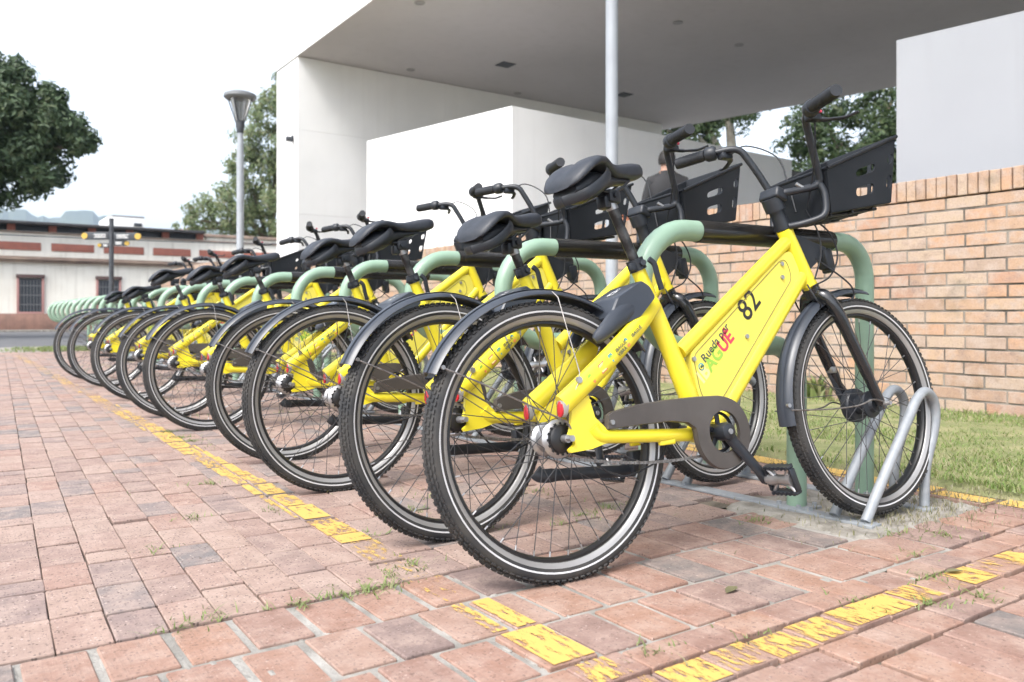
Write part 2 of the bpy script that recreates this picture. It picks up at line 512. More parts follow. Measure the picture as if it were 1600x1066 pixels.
def leaf_mat(name, cols, trans=.25):
    m, n, l, b = new_mat(name)
    geo = n.new('ShaderNodeNewGeometry')
    r = n.new('ShaderNodeValToRGB')
    els = r.color_ramp.elements
    els[0].position = 0; els[0].color = (*cols[0], 1)
    els[1].position = 1; els[1].color = (*cols[-1], 1)
    for i, c in enumerate(cols[1:-1]):
        e = els.new((i + 1) / (len(cols) - 1)); e.color = (*c, 1)
    l.new(geo.outputs['Random Per Island'], r.inputs['Fac'])
    l.new(r.outputs['Color'], b.inputs['Base Color'])
    b.inputs['Roughness'].default_value = .55
    tr = n.new('ShaderNodeBsdfTranslucent')
    l.new(r.outputs['Color'], tr.inputs['Color'])
    mx = n.new('ShaderNodeMixShader'); mx.inputs['Fac'].default_value = trans
    l.new(b.outputs[0], mx.inputs[1]); l.new(tr.outputs[0], mx.inputs[2])
    l.new(mx.outputs[0], n['Material Output'].inputs['Surface'])
    return m
M['leaf_dark'] = leaf_mat('mango_leaves', [(.042, .072, .034), (.062, .102, .046), (.085, .13, .058), (.052, .088, .038), (.12, .15, .07)])
M['leaf_mid'] = leaf_mat('green_leaves', [(.14, .20, .095), (.19, .25, .12), (.24, .27, .13), (.15, .21, .10), (.29, .27, .16)], .45)
M['leaf_back'] = leaf_mat('back_tree_leaves', [(.04, .075, .032), (.065, .11, .04), (.095, .135, .05), (.045, .085, .038), (.13, .15, .065)], .45)  # leaf greens of the trees beyond the terrace
M['grass'] = leaf_mat('grass_blades', [(.17, .26, .065), (.21, .30, .08), (.13, .215, .05), (.30, .31, .13), (.22, .29, .085), (.42, .38, .24), (.14, .22, .05)], .35)
M['weed'] = leaf_mat('weed_blades', [(.15, .21, .06), (.19, .26, .08), (.25, .29, .11), (.13, .19, .055), (.33, .31, .17)], .3)

def paint_mat():
    m, n, l, b = new_mat('worn_yellow_line_paint')
    b.inputs['Base Color'].default_value = (.56, .36, .095, 1)
    b.inputs['Roughness'].default_value = .7
    geo = n.new('ShaderNodeNewGeometry')
    at = n.new('ShaderNodeAttribute'); at.attribute_name = 'wear'
    t = n.new('ShaderNodeTexNoise'); t.inputs['Scale'].default_value = 30; t.inputs['Detail'].default_value = 10; t.inputs['Roughness'].default_value = .8
    mp = n.new('ShaderNodeMapping'); mp.inputs['Scale'].default_value = (1.9, .55, 1)
    l.new(geo.outputs['Position'], mp.inputs['Vector']); l.new(mp.outputs[0], t.inputs['Vector'])
    sb = n.new('ShaderNodeMath'); sb.operation = 'SUBTRACT'
    l.new(t.outputs['Fac'], sb.inputs[0]); l.new(at.outputs['Fac'], sb.inputs[1])
    mr = n.new('ShaderNodeMapRange'); mr.inputs['From Min'].default_value = -.012; mr.inputs['From Max'].default_value = .012
    l.new(sb.outputs[0], mr.inputs['Value'])
    tr = n.new('ShaderNodeBsdfTransparent')
    mx = n.new('ShaderNodeMixShader')
    l.new(mr.outputs[0], mx.inputs['Fac']); l.new(tr.outputs[0], mx.inputs[1]); l.new(b.outputs[0], mx.inputs[2])
    l.new(mx.outputs[0], n['Material Output'].inputs['Surface'])
    return m
M['line_paint'] = paint_mat()

# ------------------------------------------------------------------ ground, road, terrace
def sheet(name, x0, y0, x1, y1, z, m, label=None):
    o = MB().add([(x0, y0, z), (x1, y0, z), (x1, y1, z), (x0, y1, z)], [(0, 1, 2, 3)]).build(name, m, smooth=0)
    return tag(o, kind='structure')

sheet('ground', -3400, -3400, 3400, 3400, -.06, M['ground'])
rd = MB().box((0, 28.6, -.05), (160, 19.0, .06))
tag(rd.build('road', M['asphalt'], smooth=0), kind='structure')
sw = MB().box((0, 39.1, -.02), (160, 1.95, .12))
tag(sw.build('far_pavement', M['concrete'], smooth=0), kind='structure')
tg = MB().box((14.0, 15.0, .345), (16.8, 42, .77))
tag(tg.build('terrace', M['floor'], smooth=0), kind='structure')

# lawn strip between paving and brick wall
LX0, LX1, LY0, LY1 = 2.96, 5.29, -1.0, 19.0
g = MB(); nx, ny = 16, 120
for i in range(nx + 1):
    for j in range(ny + 1):
        x = LX0 + (LX1 - LX0) * i / nx; y = LY0 + (LY1 - LY0) * j / ny
        g.v.append((x, y, .012 * math.sin(x * 5 + y * 2.1) * math.sin(y * 3.3) + (.025 if 0 < i < nx else -.02)))
for i in range(nx):
    for j in range(ny):
        a = i * (ny + 1) + j
        g.f.append((a, a + ny + 1, a + ny + 2, a + 1)); g.m.append(0)
tag(g.build('lawn_soil', M['soil']), kind='structure')
sheet('verge', -8, 16.2, 5.3, 19.0, -.004, M['concrete'])

def blades(name, spots, hmin, hmax, w, m, per=1, spread=0.0, kind='stuff', flop=1.1):
    """grass blades: two joined triangles each, bent over"""
    n = len(spots) * per
    P = np.repeat(np.array(spots, float), per, axis=0)
    if spread:
        P[:, :2] += rng.normal(0, spread, (n, 2))
    a = rng.uniform(0, 2 * np.pi, n); h = rng.uniform(hmin, hmax, n); le = rng.uniform(.15, flop, n) * h
    b = a + rng.uniform(-.6, .6, n)
    ww = w * rng.uniform(.6, 1.3, n)
    d = np.stack([np.cos(a), np.sin(a), 0 * a], 1); s = np.stack([-np.sin(b), np.cos(b), 0 * b], 1)
    up = np.array([0, 0, 1.])
    v0 = P - s * ww[:, None]; v1 = P + s * ww[:, None]
    mid = P + d * (le * .35)[:, None] + up * (h * .62)[:, None]
    v2 = mid - s * (ww * .7)[:, None]; v3 = mid + s * (ww * .7)[:, None]
    v4 = P + d * le[:, None] + up * h[:, None]
    V = np.stack([v0, v1, v2, v3, v4], 1).reshape(-1, 3)
    base = np.arange(n)[:, None] * 5
    F = np.concatenate([base + np.array([[0, 1, 3]]), base + np.array([[0, 3, 2]]), base + np.array([[2, 3, 4]])], 1).reshape(-1, 3)
    me = bpy.data.meshes.new(name)
    me.from_pydata(V.tolist(), [], F.tolist())
    me.materials.append(m)
    return tag(link(name, me), kind=kind)

N = 95000
yy = 1.2 + (rng.random(N) ** 1.9) * 17.5
xx = rng.uniform(LX0 + .02, LX1 - .03, N)
keep = (np.sin(xx * 3.1 + yy * 1.7) * np.sin(yy * 2.3 - xx * 1.9) + rng.normal(0, .7, N)) > -.75
sp = np.stack([xx, yy, np.full(N, .015)], 1)[keep]
blades('grass', sp, .009, .032, .0026, M['grass'], flop=1.6)
vx = rng.normal(2.0, .55, 1600); vy = rng.uniform(16.0, 18.0, 1600)
blades('verge_grass', np.stack([vx, vy, np.zeros(1600)], 1), .02, .07, .010, M['weed'])

# ------------------------------------------------------------------ brick paving
CAMX = np.array([0, 0, .615]); fwd = np.array([math.sin(R(34.7)), math.cos(R(34.7)), 0]); rgt = np.array([math.cos(R(34.7)), -math.sin(R(34.7)), 0])
def seen_area(c, area_vec, grow=1.25):
    """how large a patch shows, 0 outside the frame (used only to pick which bricks are objects of their own)"""
    d = np.array(c) - CAMX; z = d @ fwd
    if z < .3: return 0
    u = 1279 * (d @ rgt) / z; v = -1279 * d[2] / z
    if abs(u) > 800 * grow or v > 572 * grow or v < -494 * grow: return 0
    return abs(np.dot(area_vec, d)) / np.linalg.norm(d) / z ** 2

pave = MB().add([(-2.5, -1.2, -.012), (2.96, -1.2, -.012), (2.96, 16.2, -.012), (-2.5, 16.2, -.012)], [(0, 1, 2, 3)])
pavement = tag(pave.build('brick_pavement', M['joint_sand'], smooth=0), kind='structure')
mort = MB().add([(-2.5, 1.12, -.0055), (2.2, 1.12, -.0055), (2.2, 1.70, -.0055), (-2.5, 1.70, -.0055)], [(0, 1, 2, 3)])
for i in range(260):      # lumps of mortar between the bricks
    x, y = random.uniform(-.3, 2.15), random.uniform(1.03, 1.69)
    mort.bbox((x, y, -.006), (random.uniform(.006, .02), random.uniform(.01, .04), random.uniform(.003, .008)), .003)
mo = mort.build('mortar_bed', M['mortar'], pavement)

bricks = []      # (cx, cy, sx, sy, rot, z, zone)
def row_along_x(y0, y1, x0, x1, lmin, lmax, gap, zone, off=0.0, gy=.012):
    x = x0 + off
    while x < x1:
        L = random.uniform(lmin, lmax)
        if x + L > x1 + .04: break
        bricks.append((x + L / 2, (y0 + y1) / 2 + random.gauss(0, .002), L, y1 - y0 - gy + random.gauss(0, .002), random.gauss(0, .008), random.gauss(0, .0016), zone))
        x += L + max(.003, random.gauss(gap, .003))
PAD = (2.09, 1.315, 2.74, 1.80)
for k, (y0, y1) in enumerate([(1.513, 1.695), (1.317, 1.507), (1.128, 1.309)]):
    row_along_x(y0, y1, -1.6, 2.95, .103, .112, .0155, 'B', (k % 2) * .055, .008)
row_along_x(1.032, 1.122, -1.6, 2.95, .110, .125, .005, 'C', .02, .007)
row_along_x(.932, 1.027, -1.6, 2.95, .110, .124, .004, 'C', .06, .006)
row_along_x(.836, .927, -1.6, 2.95, .108, .122, .006, 'C', .0, .007)
for k in range(9):
    y1 = .830 - k * .205
    row_along_x(y1 - .2, y1, -1.6, 2.95, .098, .108, .007, 'C', (k % 2) * .055, .007)
# beyond the mortared band the bricks run in columns away from the camera
x = -1.7
while x < 2.95:
    y = 1.700 + random.uniform(0, .004)
    first = True
    while y < 16.1:
        L = random.choice([.2, .2, .2, .205, .195, .16, .1]) if first else random.choice([.2, .2, .2, .2, .203, .197, .1])
        first = False
        cx = x + .0475 + .045 * (y - 1.7)
        if cx < 2.92:
            bricks.append((cx, y + L / 2, .0962 + random.gauss(0, .0008), L - .0095 + random.gauss(0, .001), -.045 + random.gauss(0, .006), random.gauss(0, .0014), 'A'))
        y += L
    x += .0985
def in_pad(b):
    return PAD[0] < b[0] < PAD[2] - .02 and PAD[1] < b[1] < PAD[3]
bricks = [b for b in bricks if not in_pad(b)]

def paver_mesh(name, m):
    mb = MB(); mb.bbox((0, 0, -.0175), (1, 1, .035), .0)
    mb = MB()
    e = .020; ez = .0022
    top = [(-.5 + e, -.5 + e * .35), (.5 - e, -.5 + e * .35), (.5 - e, .5 - e * .35), (-.5 + e, .5 - e * .35)]
    rim = [(-.5, -.5), (.5, -.5), (.5, .5), (-.5, .5)]
    n3 = []
    for i in range(4):   # worn, slightly uneven outline
        a, b = Vector(rim[i]), Vector(rim[(i + 1) % 4]); ta, tb = Vector(top[i]), Vector(top[(i + 1) % 4])
        for t in (0.015, .34, .66, .985):
            j = random.uniform(-.012, .008)
            n3.append((a.lerp(b, t) * (1 + j * .6), ta.lerp(tb, t) * (1 + j)))
    k = len(n3)
    vs = [(q[1].x, q[1].y, random.uniform(-.0006, .0006)) for q in n3] + [(q[0].x, q[0].y, -ez) for q in n3] + [(q[0].x, q[0].y, -.035) for q in n3]
    fs = [tuple(range(k))]
    for i in range(k):
        j = (i + 1) % k
        fs += [(i, i + k, j + k, j), (i + k, i + 2 * k, j + 2 * k, j + k)]
    mb.add(vs, fs)
    return mb, mb.mesh(name, m, 0)
var = {}
for z, m in (('A', 'paver'), ('B', 'paver2'), ('C', 'paver2')):
    var[z] = [paver_mesh('paver_' + z.lower(), M[m]) for _ in range(5)]
score = sorted(range(len(bricks)), key=lambda i: -seen_area((bricks[i][0], bricks[i][1], 0), (0, 0, bricks[i][2] * bricks[i][3])))
own = set(score[:300])
field = {'A': MB(), 'B': MB(), 'C': MB()}
for i, (cx, cy, sx, sy, rz, dz, z) in enumerate(bricks):
    mb, me = var[z][i % 5]
    tx, ty = random.gauss(0, .004), random.gauss(0, .004)
    flip = math.pi if i % 2 else 0
    if i in own:
        o = link('brick', me, pavement, (cx, cy, dz))
        o.rotation_euler = (tx, ty, rz + flip); o.scale = (sx, sy, 1)
    else:
        T = Matrix.Translation((cx, cy, dz)) @ Matrix.Rotation(rz + flip, 4, 'Z') @ Matrix.Diagonal((sx, sy, 1, 1))
        field[z].add([T @ Vector(p) for p in mb.v], mb.f)
tag(field['A'].build('brick_field', M['paver_field'], pavement, 0), kind='stuff')
fc = field['B']; fc.add(field['C'].v, field['C'].f)
tag(fc.build('red_brick_field', M['paver2_field'], pavement, 0), kind='stuff')

# painted lines: thin paint on the tops of the bricks they cross
def painted_line(name, x0, y0, x1, y1, wear_fn, label):
    mb = MB(); wear = []
    for cx, cy, sx, sy, rz, dz, z in bricks:
        a0, a1 = max(x0, cx - sx / 2 + .003), min(x1, cx + sx / 2 - .003)
        b0, b1 = max(y0, cy - sy / 2 + .003), min(y1, cy + sy / 2 - .003)
        if a1 - a0 < .012 or b1 - b0 < .012: continue
        w = wear_fn(cx, cy)
        if w > .8: continue
        c, s = math.cos(rz), math.sin(rz)
        pts = []
        for px, py in ((a0, b0), (a1, b0), (a1, b1), (a0, b1)):
            dx, dy = px - cx, py - cy
            pts.append((cx + c * dx - s * dy, cy + s * dx + c * dy, dz + .0022))
        mb.add(pts, [(0, 1, 2, 3)]); wear += [w] * 4
    o = mb.build(name, M['line_paint'], None, 0)
    at = o.data.attributes.new('wear', 'FLOAT', 'POINT')
    at.data.foreach_set('value', wear)
    return tag(o, label, kind='structure')
def wear1(x, y):
    if y < 1.12: return random.choice([.50, .56])
    if 1.5 < y < 1.70: return .60
    if 1.70 < y < 1.9: return .58
    if 1.9 < y < 2.1: return .53
    if y < 1.5: return random.choice([.44, .50])
    return random.choice([.43, .45, .48, .50]) + (y > 3.6) * .02 + (y > 5) * .03 + (y > 7) * .03
def wear2(x, y):
    if x < 1.0: return .56
    if x > 2.6: return .40
    if x > 1.66: return random.choice([.46, .56, .60, .64, .50])
    return random.choice([.44, .46, .48, .50, .53])
painted_line('yellow_line', .875, 1.03, .975, 15.0, wear1, 'long worn yellow line painted along the row behind the rear wheels')
painted_line('yellow_line', .86, .935, 2.95, 1.022, wear2, 'patchy yellow line painted across the bricks at the near end of the row')
painted_line('yellow_line', 2.80, 1.03, 2.93, 15.5, lambda x, y: random.choice([.33, .38, .42]), 'yellow line painted on the bricks at the edge of the grass')

# concrete pad under the first rack
poly = [(2.07, 1.30), (2.22, 1.27), (2.45, 1.285), (2.75, 1.31), (2.77, 1.5), (2.75, 1.82), (2.4, 1.83), (2.08, 1.80)]
pd = MB(); nn = 18
for i in range(nn + 1):
    for j in range(nn + 1):
        x = 2.06 + .70 * i / nn; y = 1.275 + .54 * j / nn
        ed = min(i, j, nn - i, nn - j)
        pd.v.append((x + random.gauss(0, .008), y + random.gauss(0, .008), random.gauss(.004, .002) if ed > 0 else -.012))
for i in range(nn):
    for j in range(nn):
        a = i * (nn + 1) + j
        pd.f.append((a, a + nn + 1, a + nn + 2, a + 1)); pd.m.append(0)
tag(pd.build('concrete_pad', M['concrete']), kind='structure')
# dry clippings lying on the pad and along its edge
cl = [(random.gauss(2.5, .2), random.gauss(1.42, .12), .006) for _ in range(1500)] + [(random.uniform(2.75, 2.97), random.uniform(1.0, 3.2), .006) for _ in range(900)]
blades('grass_clippings', cl, .004, .02, .0015, leaf_mat('dry_clippings', [(.30, .27, .17), (.22, .20, .12), (.16, .17, .08), (.36, .33, .24)]))

# weeds in the joints
tuft = [(.62, 1.70, 60), (.72, 1.70, 70), (.78, 1.69, 70), (.45, 1.72, 40), (.38, 1.70, 45), (.87, 1.75, 50), (.95, 1.80, 45), (.83, 1.68, 50),
        (1.60, 1.03, 35), (1.73, .93, 70), (1.86, .89, 60), (1.90, 1.02, 60), (1.07, 1.08, 40), (.98, 4.35, 120), (.97, 4.6, 120), (1.0, 4.2, 90),
        (1.62, 1.95, 60), (1.75, 1.98, 60), (1.5, 1.9, 40), (1.9, 1.98, 60), (1.3, 1.98, 50), (1.22, 2.3, 60), (1.7, 2.3, 50), (.62, 2.6, 40), (.45, 2.3, 30),
        (.85, 2.55, 40), (.98, 2.1, 30), (.80, 3.1, 60), (1.1, 2.75, 40), (2.0, 1.6, 50), (2.2, 1.28, 40), (1.25, 1.02, 25), (2.05, 1.14, 30), (2.3, 1.2, 45)]
sp = []
for x, y, k in tuft:
    for _ in range(int(k * .8)):
        if random.random() < .5: sp.append((x + random.gauss(0, .04), y + random.gauss(0, .006), 0))
        else: sp.append((x + random.gauss(0, .008), y + random.gauss(0, .035), 0))
for _ in range(900):     # thin growth in the joints of the far bricks
    k = random.randrange(-2, 30)
    y = 1.75 + random.random() ** 1.6 * 9; x = -1.7 + .0985 * (k + 17) + .045 * (y - 1.7) - .0015
    for _ in range(random.randrange(1, 4)):
        sp.append((x + random.gauss(0, .003), y + random.gauss(0, .02), -.012))
for _ in range(60):      # around the rack under the bikes
    x, y = random.uniform(1.0, 2.9), random.uniform(2.4, 12)
    for _ in range(30): sp.append((x + random.gauss(0, .05), y + random.gauss(0, .08), 0))
blades('joint_weeds', sp, .004, .016, .0017, M['weed'], flop=3.2)
def fallen_leaf(x, y, rz, label, L=.06):
    mb = MB()
    pts = [(-.5, 0), (-.25, .17), (.1, .2), (.5, 0), (.1, -.2), (-.25, -.17)]
    vs = [(px * L, py * L, .006 + .010 * abs(py) * 2) for px, py in pts] + [(0, 0, .003)]
    mb.add(vs, [(6, i, (i + 1) % 6) for i in range(6)])
    o = mb.build('fallen_leaf', M['dry_leaf'], None, 0, (x, y, 0)); o.rotation_euler = (0, 0, rz)
    tag(o, label, 'leaf')
fallen_leaf(1.44, 1.22, .3, 'withered leaf lying on the red bricks in front of the rear wheel')
fallen_leaf(1.98, 1.005, -.4, 'curled leaf on the patchy yellow line right of the rack', .05)

# ------------------------------------------------------------------ low brick wall along the grass
def brick_wall(name, wx, y0, y1, label, singles, end_face=False):
    w = thing(name, (wx, y0, 0), label, 'wall')
    ln = y1 - y0; H = 1.375; T = .24
    core = MB().box((T / 2 + .0055, ln / 2, H / 2 - .03), (T, ln - .01, H + .05))
    core.build('mortar_core', M['wall_mortar'], w, 0)
    items = []
    pitch = H / 17
    for r in range(17):
        z = pitch * (r + .5)
        y = -.0 + (.125 if r % 2 else 0.0) + random.gauss(0, .004) - .25
        while y < ln:
            L = .25
            a, b = max(y, 0), min(y + L, ln)
            if b - a > .05:
                items.append((0.055 + max(-.003, min(.003, random.gauss(0, .0014))), (a + b) / 2, z + random.gauss(0, .001), .11, b - a - .011 + random.gauss(0, .002), pitch - .0125 + random.gauss(0, .0012)))
            y += L
    y = 0
    while y < ln - .05:
        p = .0665 + random.gauss(0, .0012)
        items.append((T / 2 + random.gauss(0, .003), y + p / 2, H + .068 + .004 + random.gauss(0, .0015), T + .012, p - .0075, .136))
        y += p
    unit = MB(); unit.bbox((0, 0, 0), (1, 1, 1), .035)
    um = unit.mesh('brick', M['wallbrick'], 0)
    sc = sorted(range(len(items)), key=lambda i: -seen_area((wx, y0 + items[i][1], items[i][2]), (items[i][4] * items[i][5], 0, 0)))
    mine = set(sc[:singles])
    fld = MB()
    for i, (x, yb, z, sx, sy, sz) in enumerate(items):
        if i in mine:
            o = link('brick', um, w, (x, yb, z)); o.scale = (sx, sy, sz)
            o.rotation_euler = (0, 0, random.gauss(0, .004))
        else:
            fld.box((x, yb, z), (sx, sy, sz))
    tag(fld.build('brickwork', M['wallbrick_field'], w, 0), kind='stuff')
    return w
brick_wall('brick_wall', 5.294, -.5, 26, 'low brick wall with upright coping bricks behind the grass strip', 300)
brick_wall('brick_wall', 3.62, 13.9, 18.6, 'far section of low brick wall standing in front of the old cream building', 120)
# a weed at the foot of the wall
sp = [(5.2 + random.gauss(0, .03), 3.63 + random.gauss(0, .04), .02) for _ in range(90)]
o = blades('weed', sp, .05, .2, .016, M['weed'], kind='thing')
tag(o, 'leafy green weed growing at the foot of the brick wall', 'plant')

# ------------------------------------------------------------------ white pavilion
pav = thing('pavilion', (5.49, 15.05, 0), 'white modern pavilion with wide flat canopy over a terrace', 'building')
HS = 5.54
wallp = MB()
# side wall: panels with narrow open joints
for i in range(3):
    x0 = i * 3.2; 
    for z0, z1 in ((.0, 2.55), (2.553, 4.15), (4.153, HS - .012)):
        wallp.box((x0 + 1.6, .60, (z0 + z1) / 2), (3.197, 1.2, z1 - z0))
wallp.build('side_wall', M['white'], pav, 0)
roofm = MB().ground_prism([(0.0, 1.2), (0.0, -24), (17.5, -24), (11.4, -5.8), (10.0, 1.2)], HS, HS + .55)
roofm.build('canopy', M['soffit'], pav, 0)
fas = MB().box((-.012, -11.4, HS + .275), (.02, 25.2, .556))
fas.build('fascia', M['white'], pav, 0)
for lx, ly, s in ((9.02, 13.25, .30), (12.41, 13.55, .30)):
    b = MB()
    b.box((lx - 5.49, ly - 15.05, HS - .006), (s, s, .01))
    b.build('ceiling_hatch', M['dark_metal'], pav, 0)
for lx, ly in ((6.13, 11.4), (10.1, 9.7), (11.85, 9.87), (7.65, 14.6), (10.4, 14.8)):
    b = MB().lathe([(.085, 0), (.085, -.012), (.065, -.014), (.06, -.005), (0, -.005)], (lx - 5.49, ly - 15.05, HS - .001), 'Z', 20)
    b.build('downlight', M['downlight'], pav)
# camera / fitting on the end of the wall
b = MB(); b.bbox((-.07, .25, 4.0), (.14, .09, .09), .02); b.cyl((0, .25, 4.05), (-.03, .25, 4.05), .03)
b.build('wall_fitting', M['dark_metal'], pav)

def block(name, poly, z0, z1, label, m='white'):
    p0 = poly[0]
    o = MB().ground_prism([(x - p0[0], y - p0[1]) for x, y in poly], z0, z1).build(name, M[m], None, 0, (p0[0], p0[1], 0))
    return tag(o, label, 'wall block')
block('white_block', [(6.26, 9.04), (12.6, 9.30), (12.6, 12.9), (5.60, 12.2)], .732, 3.44, 'white box-shaped room standing under the pavilion canopy')
block('white_block', [(6.20, 3.60), (6.35, 2.73), (6.75, .4), (9.0, .4), (8.6, 3.9)], .732, 2.80, 'pale blank wall block on the terrace above the brick wall at right', 'white_shaded')
b = MB().add([(0, 0, .73), (3.6, -2.0, .73), (3.6, -2.0, 3.25), (0.9, -.5, 3.5), (0, 0, 3.42)], [(0, 1, 2, 3, 4)])
b = MB(); pts = [(0, .0, 3.42), (.75, -.42, 3.5), (1.6, -.9, 3.30), (4.2, -2.35, 3.0)]
vs = []
for x, y, z in pts:
    vs += [(x, y, .732), (x, y, z), (x + .12, y + .22, .732), (x + .12, y + .22, z)]
fs = []
for i in range(3):
    a = i * 4; c = a + 4
    fs += [(a, c, c + 1, a + 1), (a + 2, a + 3, c + 3, c + 2), (a + 1, c + 1, c + 3, a + 3)]
fs += [(0, 1, 3, 2), (12, 14, 15, 13)]
b.add(vs, fs)
tag(b.build('grey_wall', M['grey_wall'], None, 0, (11.3, 10.4, 0)), 'grey sloping parapet wall at the back of the terrace under the trees', 'wall')
# orange and pale seats on the terrace behind the bikes
def terrace_bin(x, y, label, m):
    o = MB(); o.bbox((0, 0, .52), (.30, .30, 1.04), .03); o.bbox((0, 0, 1.07), (.34, .34, .06), .02)
    tag(o.build('terrace_bin', m, None, 40, (x, y, .73)), label, 'bin')
terrace_bin(6.6, 7.15, 'terracotta coloured bin on the terrace behind the brick wall', mat('terracotta', (.42, .17, .10), .8))

# slim pole on the grass
pole = thing('pole', (4.75, 5.34, 0), 'tall slim pale grey pole standing on the grass before the wall', 'pole')
MB().lathe([(0, 7.2), (.052, 7.2), (.054, .02), (.0, .02)], (0, 0, 0), 'Z', 24).build('shaft', M['pole_grey'], pole)
MB().lathe([(.0, .05), (.13, .05), (.13, 0.0)], (0, 0, 0), 'Z', 24).build('base_plate', M['pole_grey'], pole)
b = MB().lathe([(0, 7.32), (.30, 7.28), (.33, 7.2), (.06, 7.16)], (0, 0, 0), 'Z', 24); b.build('lamp_head', M['pole_grey'], pole)

# ------------------------------------------------------------------ person on the terrace
def skin_figure(verts, edges, rad, root, name, m, parent, levels=2):
    me = bpy.data.meshes.new(name); me.from_pydata(verts, edges, [])
    o = link(name, me, parent)
    sk = o.modifiers.new('skin', 'SKIN'); sk.use_smooth_shade = True
    for i, d in enumerate(me.skin_vertices[0].data):
        r_ = rad[i]; d.radius = (r_, r_) if isinstance(r_, float) else r_
        d.use_root = (i == root)
    sb = o.modifiers.new('sub', 'SUBSURF'); sb.levels = levels; sb.render_levels = levels
    dg = bpy.context.evaluated_depsgraph_get()
    nm = bpy.data.meshes.new_from_object(o.evaluated_get(dg))
    o.modifiers.clear(); o.data = nm
    nm.materials.clear(); nm.materials.append(m)
    nm.polygons.foreach_set('use_smooth', [True] * len(nm.polygons))
    return o
per = thing('person', (6.66, 6.56, .73), 'person in a black jacket seen from behind on the terrace', 'person', rz=R(-35))
# facing +y (away from the camera): pelvis, spine, shoulders, neck, head, legs, arms
V = [(0, 0, .92), (0, .0, 1.08), (0, -.01, 1.24), (0, -.02, 1.40), (0, -.005, 1.50), (0, .015, 1.60), (0, .02, 1.70),
     (.09, 0, .86), (.10, .02, .48), (.10, -.01, .09), (.10, .13, .04),
     (-.09, 0, .86), (-.10, .02, .48), (-.10, -.01, .09), (-.10, .13, .04),
     (.18, -.02, 1.39), (.25, -.01, 1.12), (.21, .16, .96), (.15, .27, 1.0),
     (-.18, -.02, 1.39), (-.25, -.01, 1.12), (-.21, .16, .96), (-.15, .27, 1.0)]
Ed = [(0, 1), (1, 2), (2, 3), (3, 4), (4, 5), (5, 6), (0, 7), (7, 8), (8, 9), (9, 10), (0, 11), (11, 12), (12, 13), (13, 14),
      (3, 15), (15, 16), (16, 17), (17, 18), (3, 19), (19, 20), (20, 21), (21, 22)]
rad = [(.15, .11), (.145, .105), (.16, .115), (.14, .10), (.058, .058), (.085, .095), (.075, .085),
       .095, .07, .048, .04, .095, .07, .048, .04, .075, .058, .045, .04, .075, .058, .045, .04]
body = skin_figure(V, Ed, rad, 0, 'body', M['skin'], per)
body.data.materials.append(M['jacket']); body.data.materials.append(M['trousers'])
for p in body.data.polygons:
    z = p.center.z; x = abs(p.center.x)
    hand = p.center.y > .235 and z > .8
    p.material_index = 0 if (z > 1.485 or hand) else (2 if z < .90 and p.center.y < .10 + 10 * (z < .15) and x < .2 else 1)
# jacket with hem, collar and hood fold: its own shell
jk = MB(); secs = []
for z, w, d, yo in ((.84, .205, .145, .0), (.95, .20, .14, 0), (1.08, .195, .135, 0), (1.22, .215, .145, -.01), (1.33, .225, .14, -.015), (1.42, .185, .115, -.015), (1.47, .11, .095, -.01), (1.505, .085, .085, -.005)):
    secs.append([(w * math.copysign(abs(math.cos(q)) ** .8, math.cos(q)), yo + d * math.sin(q) + .006 * math.sin(5 * q + z * 9), z) for q in [2 * math.pi * k / 28 for k in range(28)]])
jk.loft(secs, cap=False); jk.build('jacket', M['jacket'], per, 60)
hr = MB()
secs = []
for t in range(9):
    a = -.45 + t / 8 * (math.pi / 2 + .45)
    secs.append([(.098 * math.cos(a) * math.cos(q), .012 + .112 * math.cos(a) * math.sin(q), 1.635 + .125 * math.sin(a)) for q in [math.pi * (1 + .10) * -1.05 + k / 19 * math.pi * 1.25 for k in range(20)]])
hr.loft(secs, closed=False, cap=False); hr.build('hair', M['hair'], per, 80)

# ------------------------------------------------------------------ street lamp
lp = thing('street_lamp', (4.15, 14.16, 0), 'tall grey street lamp with conical glass head left of the pavilion', 'street lamp')
MB().lathe([(0, 3.75), (.045, 3.75), (.060, 3.4), (.062, .3), (.075, .05), (.075, 0)], (0, 0, 0), 'Z', 20).build('post', M['pole_grey'], lp)
MB().lathe([(.13, .03), (.13, 0)], (0, 0, 0), 'Z', 16).build('base_plate', M['pole_grey'], lp)
cup = MB().lathe([(.05, 3.74), (.075, 3.86), (.07, 3.95), (.02, 3.98)], (0, 0, 0), 'Z', 20); cup.build('lamp_cup', M['dark_metal'], lp)
MB().lathe([(.065, 3.93), (.12, 4.15), (.17, 4.32)], (0, 0, 0), 'Z', 24).build('lamp_glass', M['lampglass'], lp)
hat = MB().lathe([(0, 4.45), (.18, 4.44), (.265, 4.40), (.27, 4.35), (.24, 4.32), (.12, 4.31), (0, 4.31)], (0, 0, 0), 'Z', 28); hat.build('lamp_shade', M['lamp_grey'], lp)
for k in range(4):
    q = R(45 + 90 * k)
    MB().cyl((.075 * math.cos(q), .075 * math.sin(q), 3.92), (.225 * math.cos(q), .225 * math.sin(q), 4.34), .011, 6).build('lamp_strut', M['dark_metal'], lp)

